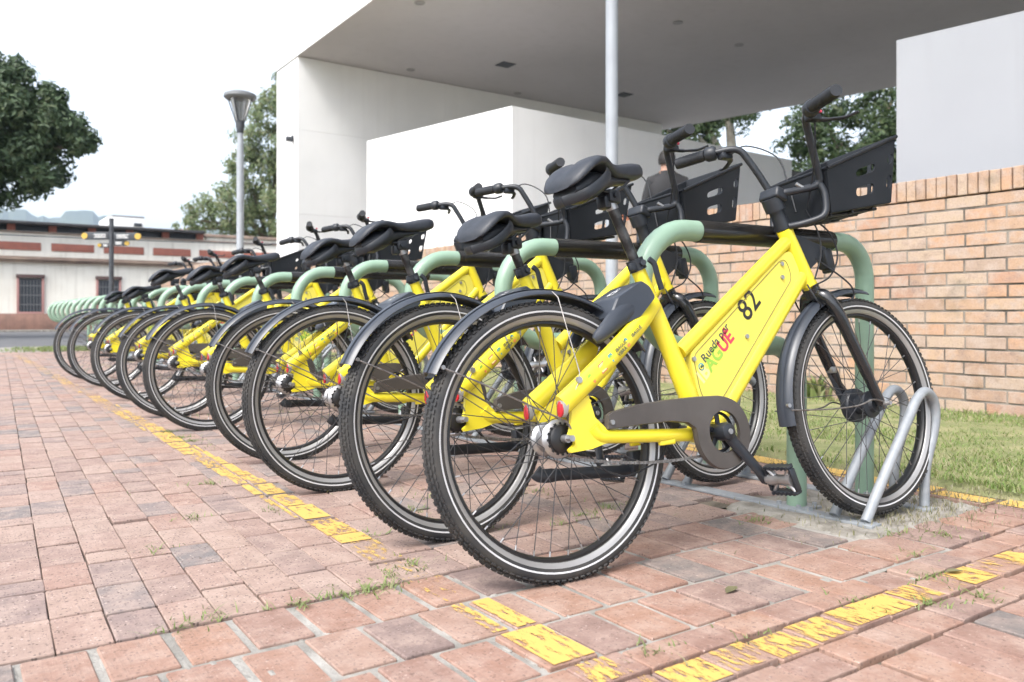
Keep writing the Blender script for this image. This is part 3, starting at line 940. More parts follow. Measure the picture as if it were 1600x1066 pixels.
# ------------------------------------------------------------------ direction signpost
sg = thing('signpost', (2.67, 17.6, 0), 'dark signpost with direction blades in front of the cream building', 'signpost')
MB().lathe([(0, 2.52), (.042, 2.52), (.05, 0)], (0, 0, 0), 'Z', 14).build('post', M['dark_metal'], sg)
def blade(dx, dy, z, L, h, mark):
    d = Vector((dx, dy, 0)).normalized(); c = d * (L / 2 + .05); rot = Matrix.Rotation(math.atan2(d.y, d.x), 3, 'Z')
    bb = MB().bbox((c.x, c.y, z), (L, .03, h), .006, rot).build('sign_blade', M['dark_metal'], sg)
    for k, (t0, t1, zo) in enumerate(((.12, .62, .03), (.12, .55, 0), (.12, .6, -.03))):
        p = d * (.05 + L * (t0 + t1) / 2)
        MB().box((p.x, p.y, z + zo * h / .16), (L * (t1 - t0), .036, .012), rot).build('print_line', M['print_white'], bb, 0)
    e = d * (L + .05) + Vector((0, 0, z))
    nn = rot @ Vector((0, 1, 0))
    MB().tube([e - nn * .02, e + nn * .02], h * .40, 18).build('end_disc', M['sign_yellow'], bb)
blade(-.82, .57, 2.18, .47, .15, 0)
blade(.82, -.57, 2.17, .47, .15, 0)
blade(.8, -.4, 2.04, .24, .11, 0)
blade(-.8, .2, 1.99, .16, .09, 0)

# ------------------------------------------------------------------ old cream building across the road
ob = thing('old_building', (1.87, 40.05, 0), 'long single storey cream building with red frieze panels across the road', 'building')
MB().box((8, 3.0, 2.08), (60, 6, 4.24)).build('wall', M['cream'], ob, 0)
MB().box((23, 3.0, 4.30), (29.4, 6, .20)).build('parapet', M['cream'], ob, 0)
MB().bbox((8, -.06, .36), (60, .12, .72), .02).build('plinth', M['plinth'], ob)
c = MB(); c.bbox((8, -.16, 3.01), (60.1, .32, .07), .01); c.bbox((8, -.10, 2.92), (60.1, .22, .10), .02); c.bbox((8, -.07, 3.09), (60.1, .14, .08), .02)
c.build('cornice', M['cornice'], ob)
c = MB(); c.bbox((8, -.05, 4.15), (60, .10, .06), .01); c.build('string_course', M['cornice'], ob)
# roof slab on brick piers with a dark gap under it
MB().bbox((-6.9, 2.6, 4.52), (30, 6.4, .10), .02).build('roof', M['roof'], ob)
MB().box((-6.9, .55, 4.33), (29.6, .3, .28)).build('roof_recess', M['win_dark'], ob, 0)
for i in range(14):
    x = 8.0 - 1.52 * i
    p = MB(); p.bbox((x, .08, 4.335), (.30, .2, .27), .01)
    p.build('roof_pier', M['redpanel'], ob)
MB().bbox((23, .1, 4.42), (29.7, .5, .14), .02).build('parapet_cap', M['cornice'], ob)
for i in range(12):
    x = 2.69 + 2.03 * (i - 4)
    MB().bbox((x, -.02, 3.56), (1.64, .05, .33), .01).build('frieze_panel', M['redpanel'], ob)
for x in (-8.1, -5.1, -2.1, 1.095, 4.095, 7.1, 10.1):
    wf = MB()
    for sx in (-.46, .46): wf.bbox((x + sx, -.03, 1.48), (.09, .10, 1.5), .01)
    wf.bbox((x, -.03, .755), (1.0, .14, .07), .01)
    fr = wf.build('window', M['win_trim'], ob)
    MB().box((x, -.008, 1.48), (.84, .02, 1.44)).build('pane', M['win_dark'], fr, 0)
    MB().bbox((x, -.07, 2.30), (1.05, .16, .14), .01).build('lintel', M['win_frame'], fr)
    for k in range(7):
        MB().cyl((x - .36 + .12 * k, -.05, .79), (x - .36 + .12 * k, -.05, 2.22), .013, 6).build('window_bar', M['bars'], fr)
    for z in (1.1, 1.5, 1.9):
        MB().box((x, -.05, z), (.84, .02, .04)).build('window_rail', M['bars'], fr, 0)
# overhead cable in front of it
cb = MB().tube(smooth_path([(-14, 33, 3.75), (-4, 33, 3.45), (4, 33, 3.42), (12, 33, 3.6), (22, 33, 4.2)], 8), .018, 6)
tag(cb.build('overhead_cable', M['dark_metal']), 'thin dark overhead cable crossing in front of the cream building', 'cable')
# buildings on the rise behind
fb = thing('far_building', (9.9, 66, 0), 'plain white flat roofed building rising behind the old roof', 'building')
MB().bbox((1.1, 2, 3.9), (2.5, 4, 8.0), .02).build('wall', M['far_white'], fb)
MB().bbox((1.3, 2, 8.0), (2.2, 3.6, .12), .02).build('roof', M['grey_wall'], fb)
MB().bbox((1.9, -.03, 7.4), (.55, .06, .25), .01).build('window', M['win_dark'], fb)
fb = thing('far_building', (13.2, 66, 0), 'low pale building with red upper storey behind the old roof', 'building')
MB().bbox((2.6, 2, 3.3), (6.4, 4, 6.6), .02).build('wall', M['far_white'], fb)
MB().bbox((2.2, 2, 6.95), (1.5, 3.6, .7), .02).build('upper_storey', M['far_red'], fb)
# white board behind the far racks
wb = thing('notice_board', (1.75, 14.0, 0), 'small white notice board on two legs among the far empty racks', 'sign')
MB().bbox((0, 0, .79), (.34, .03, .11), .006, Matrix.Rotation(R(-35), 3, 'Z')).build('board', M['print_white'], wb)
MB().box((0, -.0, .79), (.2, .034, .03), Matrix.Rotation(R(-35), 3, 'Z')).build('print_line', M['grey_wall'], wb, 0)
for s in (-.17, .17):
    MB().cyl((s * .82, -s * .57 + .03, 0), (s * .82, -s * .57 + .03, .8), .018, 8).build('leg', M['galv'], wb)

# hills
def hills(name, dist, pts, depth):
    mb = MB(); secs = []
    for a, h in pts:
        q = R(a); d = Vector((math.sin(q), math.cos(q), 0))
        secs.append((d * dist + Vector((0, 0, -2)), d * (dist + depth * .45) + Vector((0, 0, h * .55)), d * (dist + depth) + Vector((0, 0, h)), d * (dist + depth * 2.0) + Vector((0, 0, -2))))
    for i in range(len(secs) - 1):
        mb.add(list(secs[i]) + list(secs[i + 1]), [(k, k + 1, k + 5, k + 4) for k in range(3)])
    return tag(mb.build(name, M['hill'], None, 80), kind='structure')
hp = []
for k in range(501):
    a = -50 + k * .3
    h = 262 + 16 * math.sin(a * .31 + .5) + 14 * math.sin(a * .83 + 1) + 8 * math.sin(a * 2.1) + 4 * math.sin(a * 5.3) + 3 * math.sin(a * 11.7)
    hp.append((a, h))
hills('hills', 1900, hp, 560)

# ------------------------------------------------------------------ trees
def leaf_crown(name, blobs, n, size, m, parent, droop=.3, shell=.55):
    """leaf-sized faces scattered through clumps of the crown's volume"""
    vol = np.array([b[3] ** 2 for b in blobs]); pr = vol / vol.sum()
    idx = rng.choice(len(blobs), n, p=pr)
    B = np.array([b[:4] for b in blobs])[idx]
    # sub-clumps give light and dark patches and gaps
    cl = {}
    dirs = rng.normal(size=(n, 3)); dirs /= np.linalg.norm(dirs, axis=1)[:, None]
    ncl = 26
    cd = rng.normal(size=(len(blobs), ncl, 3)); cd /= np.linalg.norm(cd, axis=2)[:, :, None]
    cr = rng.uniform(shell, 1.0, (len(blobs), ncl))
    k = rng.integers(0, ncl, n)
    ctr = cd[idx, k] * cr[idx, k][:, None]
    P = B[:, :3] + (ctr + dirs * (rng.random(n) ** .5 * .34)[:, None]) * B[:, 3][:, None] * np.array([1, 1, .85])
    nrm = dirs * .5 + ctr * .4 + np.array([0, 0, .5]) + rng.normal(0, .45, (n, 3)); nrm /= np.linalg.norm(nrm, axis=1)[:, None]
    t = rng.normal(size=(n, 3)); t[:, 2] -= droop; t -= nrm * (t * nrm).sum(1)[:, None]; t /= np.linalg.norm(t, axis=1)[:, None]
    s = np.cross(nrm, t)
    L = size * rng.uniform(.6, 1.3, n); W = L * rng.uniform(.28, .45, n)
    v0 = P - t * (L * .5)[:, None]; v2 = P + t * (L * .5)[:, None] - nrm * (L * .12)[:, None]
    v1 = P + s * (W * .5)[:, None]; v3 = P - s * (W * .5)[:, None]
    V_ = np.stack([v0, v1, v2, v3], 1).reshape(-1, 3)
    F_ = (np.arange(n)[:, None] * 4 + np.array([[0, 1, 2, 3]]))
    me = bpy.data.meshes.new(name); me.from_pydata(V_.tolist(), [], F_.tolist()); me.materials.append(m)
    return link(name, me, parent)

def tree(loc, label, blobs, n, size, m, trunk_r, trunk_h, bark='bark', lean=(0, 0), droop=.3, group=None):
    t = thing('tree', (loc[0], loc[1], 0), label, 'tree', group)
    tp = (lean[0], lean[1], trunk_h)
    tr = MB()
    tr.tube(smooth_path([(0, 0, -.1), (lean[0] * .3, lean[1] * .3, trunk_h * .45), tp], 4), [trunk_r * (1.35 if i == 0 else 1.05 - .035 * i) for i in range(9)], 12)
    for i, b in enumerate(blobs[:14]):
        c = Vector(b[:3]); s = Vector(tp) * (.8 + .03 * (i % 5))
        mid = s.lerp(c, .5) + Vector((0, 0, .1 * (c - s).length))
        tr.tube(smooth_path([s, mid, c], 4), [trunk_r * (.5 - .048 * k) for k in range(9)], 7)
    tr.build('trunk', M[bark], t)
    leaf_crown('crown', blobs, n, size, m, t, droop)
    return t
# big dense tree at left: crown clumps relative to the trunk
lt = (-1.2, 27.6)
def rel(base, pts): return [(x - base[0], y - base[1], z, r) for x, y, z, r in pts]
tree(lt, 'large dense dark green tree overhanging from the left above the cream building',
     rel(lt, [(-1.0, 27.4, 5.6, 2.3), (1.7, 25.6, 5.75, 1.3), (2.55, 25.0, 5.65, .85), (1.85, 25.5, 4.75, 1.05), (.9, 26.1, 4.35, 1.0), (-.1, 26.8, 7.0, 1.35), (1.25, 25.9, 6.9, .9),
              (.4, 26.4, 4.15, .85), (3.0, 24.7, 5.25, .48), (-.6, 27.0, 4.3, 1.2), (.55, 26.3, 7.45, .75), (2.3, 25.2, 6.4, .55), (.9, 25.0, 5.6, 1.2), (-2.6, 28.4, 6, 2.2), (-2.2, 28, 4.6, 1.6)]),
     80000, .20, M['leaf_dark'], .32, 3.4, droop=.6)
rt = (17.5, 53)
tree(rt, 'tall loose green tree behind the street lamp beside the pavilion',
     rel(rt, [(17.4, 51.2, 13.6, 2.0), (16.9, 51.6, 11.6, 2.0), (17.3, 51.2, 8.9, 2.6), (14.9, 53, 7.6, 2.0), (13.3, 54.1, 6.7, 1.3), (15.6, 52.5, 10.1, 1.2), (18.6, 50.5, 6.6, 2.4), (19.5, 50.5, 11, 3.0), (15.9, 52.3, 6.6, 1.6), (12.6, 54.4, 6.2, .8), (17.8, 51.2, 15.3, 1.0)]),
     21000, .34, M['leaf_mid'], .35, 5.5, droop=1.0)
bt = (28.2, 23.6)
tree(bt, 'tree with pale trunk seen through the opening under the canopy',
     rel(bt, [(23.5, 24.8, 8.2, 1.3), (24.6, 24.2, 8.3, 1.2), (25.6, 23.4, 8.0, 1.1), (26.8, 23.0, 9.2, 1.3), (25.4, 23.7, 9.2, 1.3), (24.0, 24.4, 6.9, 1.0), (28, 24, 10.5, 2), (22.6, 25.4, 7.4, 1.0)]),
     12000, .26, M['leaf_back'], .55, 6.6, 'bark_pale', lean=(-1.0, -.7))
bt = (30.5, 19.4)
tree(bt, 'dark leafy tree filling the right of the opening under the canopy',
     rel(bt, [(29.6, 19.5, 7.6, 1.7), (30.6, 18.5, 7.2, 1.8), (31.6, 17.6, 7.6, 2.0), (28.6, 20.0, 6.6, 1.1), (30.0, 18.8, 5.6, 1.4), (31.0, 18.2, 9.2, 1.6), (32.6, 16.8, 6.2, 1.6), (29.0, 19.9, 8.9, 1.3), (31.5, 17.9, 5.2, 1.4), (28.4, 20.4, 7.8, 1.2), (30.2, 18.7, 4.6, 1.3), (32.5, 17.0, 9.4, 1.8)]),
     26000, .26, M['leaf_back'], .3, 4.4)
bt = (33.0, 26.0)
tree(bt, 'farther low tree behind the grey parapet wall', rel(bt, [(32, 26.5, 4.6, 2.2), (34, 25, 4.8, 2.2), (30, 28, 4.2, 2.0), (36, 23.5, 5.0, 2.2)]), 6000, .35, M['leaf_back'], .3, 3.2)

# ------------------------------------------------------------------ green hoop racks
def hoop_path():
    p = [(2.59, 0, 0), (2.59, 0, .40), (2.59, 0, .732)]
    p += arc(2.46, .732, .13, 0, 90, 8)[1:]
    p += [(2.2, 0, .862), (1.95, 0, .862)]
    p += arc(1.755, .693, .169, 90, 270, 16)
    p += [(1.95, 0, .524)]
    p += arc(2.12, .404, .12, 90, 0, 8)
    p += [(2.24, 0, .2), (2.24, 0, 0)]
    return [(x - 2.24, y, z) for x, y, z in p]
hoop_m = MB().tube(hoop_path(), .031, 16).mesh('hoop', M['hoop_green'], 60)
slv_m = MB().tube([(1.80 - 2.24, 0, .862), (2.1 - 2.24, 0, .862), (2.40 - 2.24, 0, .862)], .0335, 16).mesh('sleeve', M['rubber_sleeve'], 60)
flm = MB().bbox((0, 0, .006), (.11, .11, .012), .003)
for sx in (-.038, .038):
    for sy in (-.038, .038): flm.cyl((sx, sy, .01), (sx, sy, .022), .008, 6)
flange_m = flm.mesh('foot_plate', M['galv'])
NH = 24
ords = ['first', 'second', 'third', 'fourth', 'fifth', 'sixth', 'seventh', 'eighth', 'ninth', 'tenth', 'eleventh', 'twelfth', 'thirteenth']
for i in range(NH):
    y = 1.635 + .683 * i
    if i == 0: lab = 'green hoop rack with black sleeve that the bike numbered 82 leans on'
    elif i < 13: lab = f'{ords[i]} green hoop rack counted from the bike numbered 82'
    else: lab = 'empty green hoop rack beyond the last bike of the row'
    h = thing('hoop_rack', (2.24, y, 0), lab, 'bike rack', 'green hoop racks in a row', R(-2.7) if i == 0 else R(random.uniform(-3, 0)))
    link('hoop', hoop_m, h); link('sleeve', slv_m, h); link('foot_plate', flange_m, h); link('foot_plate', flange_m, h, (.35, 0, 0))

# grey wheel holders: rails with pairs of slanted hoops
def wheel_hoop_mesh():
    p = [(0, 0, .012), (.02, 0, .04), (.25, 0, .30)] + arc(.318, .322, .062, 150, -25, 10)[0:] + [(.385, 0, .235), (.352, 0, .16), (.340, 0, .10), (.340, 0, .012)]
    p = smooth_path([(0, 0, .012), (.06, 0, .085), (.16, 0, .2), (.25, 0, .303), (.295, 0, .352), (.345, 0, .375), (.395, 0, .352), (.415, 0, .30), (.40, 0, .235), (.365, 0, .165), (.348, 0, .11), (.345, 0, .012)], 4)
    return MB().tube(p, .0155, 12)
wh_m = wheel_hoop_mesh().mesh('wheel_hoop', M['galv'], 60)
for u_ in range(4):
    y0 = 1.345 + u_ * 3.415
    w = thing('wheel_rack', (2.20, y0, 0), 'galvanised rail with slanted wheel hoops ' + ['under the front wheels of the nearest bikes', 'in the middle of the row of bikes', 'under the last bikes of the row', 'standing empty beyond the last bike'][u_], 'bike rack', 'wheel holder rails', R(2.0) if u_ == 0 else 0)
    for rx in (.015, .345):
        MB().bbox((rx, 1.66, .006), (.055, 3.32, .010), .002).build('rail', M['galv'], w)
        bo = MB()
        for k in range(7): bo.cyl((rx, .02 + .2 + .5 * k, .01), (rx, .22 + .5 * k, .024), .012, 6)
        bo.build('rail_bolts', M['galv'], w)
    for k in range(5):
        for dy in (.035, .135):
            o = link('wheel_hoop', wh_m, w, (0.015, k * .683 + dy, 0))

# ------------------------------------------------------------------ the share bikes
LEAN, PIT = -.151, R(1.0)
WB = 1.142
def build_wheel(parent, cx, front):
    """rim mesh with tyre, stripes, hub and spokes below it"""
    rim = MB().lathe([(.283, -.0125), (.276, -.013), (.2715, -.007), (.270, 0), (.2715, .007), (.276, .013), (.283, .0125)], (0, 0, 0), 'Y', 72)
    ro = rim.build('wheel', M['rim'], parent, 50, (cx, 0, .33))
    ty = MB()
    prof = [(.281, -.013), (.288, -.0185), (.296, -.023), (.304, -.0252), (.313, -.0252), (.321, -.021), (.3265, -.012), (.328, 0), (.3265, .012), (.321, .021), (.313, .0252), (.304, .0252), (.296, .023), (.288, .0185), (.281, .013)]
    ty.lathe(prof, (0, 0, 0), 'Y', 84)
    nk = 116
    for i in range(nk):            # tread blocks
        for row, (yo, w, rr, lean) in enumerate(((0, .009, .3292, 0), (-.0125, .008, .3270, .45), (.0125, .008, .3270, -.45), (-.0205, .007, .3212, .9), (.0205, .007, .3212, -.9))):
            q = 2 * math.pi * (i + (.5 if row in (1, 2) else 0)) / nk
            rot = Matrix.Rotation(-q, 3, 'Y') @ Matrix.Rotation(lean, 3, 'Z')
            c = (rr * math.cos(q), yo, rr * math.sin(q))
            ty.box(c, (.0040, w, .0105), rot)
    ty.build('tyre', M['tyre'], ro, 45)
    st = MB()
    for s in (-1, 1):
        st.lathe([(.3020, s * .0252), (.3042, s * .0258), (.3060, s * .0258)], (0, 0, 0), 'Y', 84)
    st.build('reflective_stripe', M['stripe'], ro, 60)
    bd = MB()
    for s in (-1, 1):
        bd.lathe([(.2825, s * .0150), (.2835, s * .0172), (.289, s * .0202), (.2945, s * .0233)], (0, 0, 0), 'Y', 84)
    bd.build('rim_band', M['rimband'], ro, 60)
    hb = MB()
    if front:
        hb.lathe([(0, -.062), (.008, -.062), (.008, -.045), (.022, -.045), (.026, -.034), (.040, -.030), (.0415, -.024), (.030, -.020), (.030, .015), (.048, .018), (.052, .024), (.052, .044), (.044, .050), (.010, .052), (.008, .062), (0, .062)], (0, 0, 0), 'Y', 32)
        hb.build('hub', M['black_plastic'], ro, 35)
        ba = MB()
        ba.tube(smooth_path([(.0, .052, .0), (-.028, .056, .055), (-.05, .058, .095), (-.062, .058, .118)], 4), [(.008, .030 - .0016 * i) for i in range(13)], 8)
        ba.build('brake_arm', M['black_plastic'], ro)
        MB().bbox((-.06, .052, .115), (.022, .026, .022), .005).build('cable_clamp', M['silver'], ro)
        nb = MB(); nb.cyl((0, -.062, 0), (0, -.082, 0), .0085, 10); nb.cyl((0, -.082, 0), (0, -.094, 0), .006, 10)
        nb.build('axle_nut', M['silver'], ro)
    else:
        hb.lathe([(0, .07), (.008, .07), (.008, .045), (.024, .043), (.039, .034), (.0415, .030), (.039, .026), (.032, .022), (.031, -.012), (.036, -.016), (.0445, -.024), (.046, -.028), (.043, -.032), (.034, -.036), (.029, -.040)], (0, 0, 0), 'Y', 40)
        hb.build('hub', M['silver'], ro, 35)
        hc = MB().lathe([(.0345, -.036), (.033, -.046), (.028, -.050), (.012, -.052), (.0, -.052)], (0, 0, 0), 'Y', 32); 
        for k in range(16):
            q = 2 * math.pi * k / 16
            hc.box((.036 * math.cos(q), -.0405, .036 * math.sin(q)), (.006, .003, .006), Matrix.Rotation(-q, 3, 'Y'))
        hc.build('sprocket', M['rim'], ro)
        nb = MB(); nb.cyl((0, -.052, 0), (0, -.070, 0), .010, 10); nb.cyl((0, -.070, 0), (0, -.088, 0), .008, 6)
        MB().cyl((0, .06, 0), (0, .088, 0), .008, 6).build('axle_nut', M['silver'], ro)
        nb.build('axle_nut', M['silver'], ro)
    sp = MB(); npm = MB()
    for i in range(36):
        s = -1 if i % 2 else 1
        q = 2 * math.pi * i / 36
        dq = (1 if (i // 2) % 2 else -1) * 1.05
        fr, fy = (.041 if not front else (.040 if s < 0 else .046)), (.029 if not front else .026)
        a = Vector((fr * math.cos(q + dq), s * fy, fr * math.sin(q + dq)))
        b = Vector((.2715 * math.cos(q), s * .003, .2715 * math.sin(q)))
        sp.cyl(a, b, .00115, 5)
        npm.cyl(b, b + (a - b).normalized() * .013, .0021, 6)
    tag(sp.build('spokes', M['spoke'], ro, 0), kind='stuff')
    tag(npm.build('spoke_nipples', M['silver'], ro, 0), kind='stuff')
    return ro

def mudguard(parent, cx, a0, a1, r, w):
    mb = MB(); secs = []; n = 30
    for i in range(n + 1):
        q = R(a0 + (a1 - a0) * i / n); row = []
        for k in range(9):
            t = (k / 8 - .5) * 2
            rr = r - .011 * t * t - (.004 if abs(t) > .95 else 0)
            row.append((cx + rr * math.cos(q), w * t, .33 + rr * math.sin(q)))
        for k in range(8, -1, -1):
            t = (k / 8 - .5) * 2
            rr = r - .0025 - .011 * t * t - (.004 if abs(t) > .95 else 0)
            row.append((cx + rr * math.cos(q), (w - .002) * t, .33 + rr * math.sin(q)))
        secs.append(row)
    mb.loft(secs)
    # raised centre rib
    rib = [(cx + (r + .001) * math.cos(R(a0 + (a1 - a0) * i / n)), 0, .33 + (r + .001) * math.sin(R(a0 + (a1 - a0) * i / n))) for i in range(n + 1)]
    mb.tube(rib, (.011, .0018), 6)
    return mb.build('mudguard', M['mudguard'], parent, 40)

def make_bike():
    root = link('bicycle', None)
    # --- frame
    f = MB()
    f.tube(smooth_path([(.484, 0, .285), (.455, 0, .36), (.415, 0, .475), (.352, 0, .640), (.335, 0, .695), (.313, 0, .752)], 4), [(.021, .030)] * 9 + [(.021, .027)] * 4 + [(.020, .024)] * 4 + [(.0185, .020)] * 4, 16)
    f.lathe([(0, -.037), (.027, -.037), (.027, .037), (0, .037)], (.476, 0, .305), 'Y', 24)
    f.tube([(.428, 0, .522), (.55, 0, .604), (.75, 0, .739), (.90, 0, .84)], (.018, .0205), 16)        # upper beam
    f.tube([(.488, 0, .285), (.60, 0, .395), (.76, 0, .552), (.942, 0, .731)], (.019, .0215), 16)       # lower beam
    f.tube([(.8925, 0, .873), (.905, 0, .845), (.955, 0, .734), (.969, 0, .703)], [(.0245, .0245), (.023, .023), (.023, .023), (.0255, .0255)], 20)   # head tube
    for s in (-1, 1):
        st = smooth_path([(-.012, s * .076, .408), (.06, s * .075, .456), (.17, s * .068, .532), (.265, s * .050, .600), (.345, s * .016, .655)], 4)
        f.tube(st, (.0155, .0255), 14)                                                     # raised stay
        f.prism([(.015, .400), (.065, .425), (.078, .372), (.106, .345), (.115, .312), (.06, .300), (.0, .297), (-.004, .304), (.014, .316), (.012, .336), (.0, .338), (.006, .350)], s * .070 - .005, s * .070 + .005)
        f.tube(smooth_path([(.07, s * .071, .350), (.085, s * .071, .332), (.12, s * .070, .324), (.27, s * .060, .313), (.38, s * .045, .305), (.47, s * .03, .302)], 4), (.012, .0165), 12)
        f.bbox((.30, s * .058, .294), (.05, .012, .014), .003)
    f.cyl((.25, -.05, .585), (.25, .05, .585), .012, 10)                                 # bridge
    f.bbox((.975, 0, .700), (.05, .02, .018), .004, Matrix.Rotation(R(-20), 3, 'Y'))
    frame = f.build('frame', M['yellow'], root, 50)
    # panel filling the space between the beams
    outer = round_poly([(.452, .515), (.466, .40), (.50, .332), (.56, .378), (.925, .738), (.898, .806), (.868, .800)], .02, 4)
    vs, fs = plate(outer, [], .022, lambda u, v, w: (u, w, v))
    p = MB().add(vs, fs)
    pin = round_poly([(.462, .508), (.474, .408), (.505, .352), (.556, .395), (.885, .722), (.872, .775), (.848, .778)], .022, 4)
    panel = p.build('frame_panel', M['yellow_panel'], frame, 0)
    ridge = MB(); ln = [(x, -.0115, z) for x, z in pin]
    ridge.tube(ln, (.0012, .0012), 6, closed=True)
    ridge.build('panel_edge', mat_edge, frame)
    sc = MB()
    for x, z in ((.462, .50), (.848, .765), (.842, .725), (.668, .555)):
        sc.cyl((x, -.010, z), (x, -.017, z), .0065, 10); sc.cyl((x, .010, z), (x, .017, z), .0065, 10)
    sc.build('panel_screws', M['silver'], frame)
    # printed lettering on the panel
    th = R(41.5); U = Vector((math.cos(th), 0, math.sin(th))); Vv = Vector((-math.sin(th), 0, math.cos(th)))
    def put(name, body, size, ox, oz, m, bold=0, y=-.0118, sp=1.0):
        vs, fs = text_geo(body, size, (ox, y, oz), U, Vv, bold, 'LEFT', sp)
        return MB().add(vs, fs).build(name, m, frame, 0)
    put('lettering', 'Rueda por', .0335, .502, .487, M['ink_grey'], .0005)
    put('lettering', 'IB', .052, .486, .432, M['print_pale'], .0018, sp=1.05)
    a = put('lettering', 'AG', .052, .486 + U.x * .045, .432 + U.z * .045, M['print_green'], .0018)
    b = put('lettering', 'UÉ', .052, .486 + U.x * .118, .432 + U.z * .118, M['print_red'], .0018)
    em = MB()
    cc = Vector((.487, -.0118, .478))
    em.add([cc + U * (.0105 * math.cos(q)) + Vv * (.0105 * math.sin(q)) for q in [2 * math.pi * k / 20 for k in range(20)]], [tuple(range(20))])
    em.build('emblem', M['print_teal'], frame, 0)
    em = MB()
    for r0, r1, a0, a1 in ((.004, .007, 40, 320),):
        n = 14
        vs = []
        for k in range(n + 1):
            q = R(a0 + (a1 - a0) * k / n)
            for r_ in (r0, r1): vs.append(cc + Vector((0, -.0004, 0)) + U * (r_ * math.cos(q)) + Vv * (r_ * math.sin(q)))
        em.add(vs, [(2 * k, 2 * k + 1, 2 * k + 3, 2 * k + 2) for k in range(n)])
    em.build('emblem', M['yellow_panel'], frame, 0)
    # stickers on the near stay
    sd_ = (Vector((.17, -.068, .532)) - Vector((.06, -.075, .456))).normalized()
    up = Vector((-sd_.z, 0, sd_.x)).normalized()
    def stick(t):
        pt = Vector((.0, -.0765, .416)).lerp(Vector((.17, -.068, .532)), t) if t <= 1 else Vector((.17, -.068, .532)).lerp(Vector((.265, -.050, .600)), t - 1)
        return pt + Vector((0, -.0162, 0))
    def sticker(name, t, w, h, m, off=0, pts=None):
        c = stick(t) + up * off
        pts = pts or [(-.5, -.5), (.5, -.5), (.5, .5), (-.5, .5)]
        MB().add([c + sd_ * (px * w) + up * (pz * h) for px, pz in pts], [tuple(range(len(pts)))]).build(name, m, frame, 0)
    circ = [(.5 * math.cos(2 * math.pi * k / 14), .5 * math.sin(2 * math.pi * k / 14)) for k in range(14)]
    sticker('sticker', .40, .013, .018, M['print_green'], .004, [(-.5, .3), (-.1, .5), (.5, .4), (.3, -.1), (-.3, -.2)])
    sticker('sticker', .42, .011, .013, M['print_orange'], -.008, [(-.5, .3), (.5, .5), (.3, -.4), (-.2, -.5)])
    sticker('sticker', .62, .021, .024, M['print_red'])
    c0 = stick(.62) + Vector((0, -.0003, 0))
    MB().add([c0 + sd_ * (px * .017) + up * (pz * .020) for px, pz in ((-.5, -.5), (.5, -.5), (.1, .0), (.5, .5), (-.5, .5))], [(0, 1, 2, 3, 4)]).build('sticker', M['print_pale'], frame, 0)
    sticker('sticker', .80, .017, .024, M['print_teal'], 0, [(.0, -.5), (.5, .1), (.35, .5), (-.35, .5), (-.5, .1)])
    c0 = stick(.80) + Vector((0, -.0003, 0)) + up * .004
    MB().add([c0 + sd_ * (px * .008) + up * (pz * .008) for px, pz in circ], [tuple(range(14))]).build('sticker', M['print_green'], frame, 0)
    for body, t, off, size in (('IBAGUÉ', .90, .001, .0125), ('VIBRA', .90, -.011, .0125), ('IBAGUÉ', 1.42, -.004, .0125)):
        vs, fs = text_geo(body, size, stick(t) + up * off + Vector((0, -.0012, 0)), sd_, up, .0003)
        MB().add(vs, fs).build('lettering', M['ink_grey'], frame, 0)
    sticker('sticker', 1.22, .012, .016, M['print_teal'], .003, circ)
    sticker('sticker', 1.22, .012, .008, M['print_orange'], -.010, circ)
    # --- wheels and mudguards
    build_wheel(root, 0, False)
    build_wheel(root, WB, True)
    mg = mudguard(root, 0, 34, 151, .360, .031)
    for s in (-1, 1):
        MB().tube(smooth_path([(-.285, s * .030, .512), (-.20, s * .055, .468), (-.09, s * .071, .41), (-.012, s * .078, .372), (.006, s * .076, .352)], 4), .0022, 6).build('mudguard_stay', M['chain'], mg)
        MB().tube([(.022, s * .028, .682), (.030, s * .040, .665), (.036, s * .090, .48), (.030, s * .090, .455), (-.015, s * .085, .385)], .0014, 6).build('mudguard_stay', M['chain'], mg)
    b = MB(); b.cyl((.032, -.086, .462), (.032, -.094, .462), .008, 10); b.cyl((-.285, -.030, .512), (-.285, -.036, .512), .005, 8); b.build('bolt', M['silver'], mg)
    mg = mudguard(root, WB, 80, 186, .360, .031)
    for s in (-1, 1):
        MB().tube(smooth_path([(.79, s * .031, .338), (.92, s * .052, .330), (1.03, s * .066, .332), (1.09, s * .074, .345), (WB, s * .076, .334)], 4), .0024, 6).build('mudguard_stay', M['chain'], mg)
    b = MB(); b.cyl((.782, -.024, .352), (.780, -.034, .352), .006, 10); b.build('bolt', M['silver'], mg)
    # --- fork
    fk = MB()
    fk.tube([(.972, 0, .697), (.988, 0, .668)], .026, 18)
    for s in (-1, 1):
        fk.tube(smooth_path([(.984, s * .004, .668), (.988, s * .030, .666), (1.003, s * .050, .632), (1.035, s * .056, .56), (1.085, s * .058, .455), (1.125, s * .060, .365), (WB - .002, s * .060, .33)], 4), [.021] * 6 + [.0195] * 6 + [.0175] * 6 + [.015] * 7, 12)
        fk.tube([(WB - .006, s * .060, .345), (WB + .002, s * .060, .312)], (.005, .016), 10)
    fk.build('fork', M['black_gloss'], root, 50)
    hs_ = MB(); hs_.tube([(.891, 0, .876), (.880, 0, .90), (.862, 0, .943)], [(.025, .025), (.0215, .0215), (.0215, .0215)], 18)
    hs_.tube([(.868, 0, .930), (.853, 0, .968)], .030, 18)
    hs_.build('headset', M['black_plastic'], root)
    # --- handlebar
    hbm = MB()
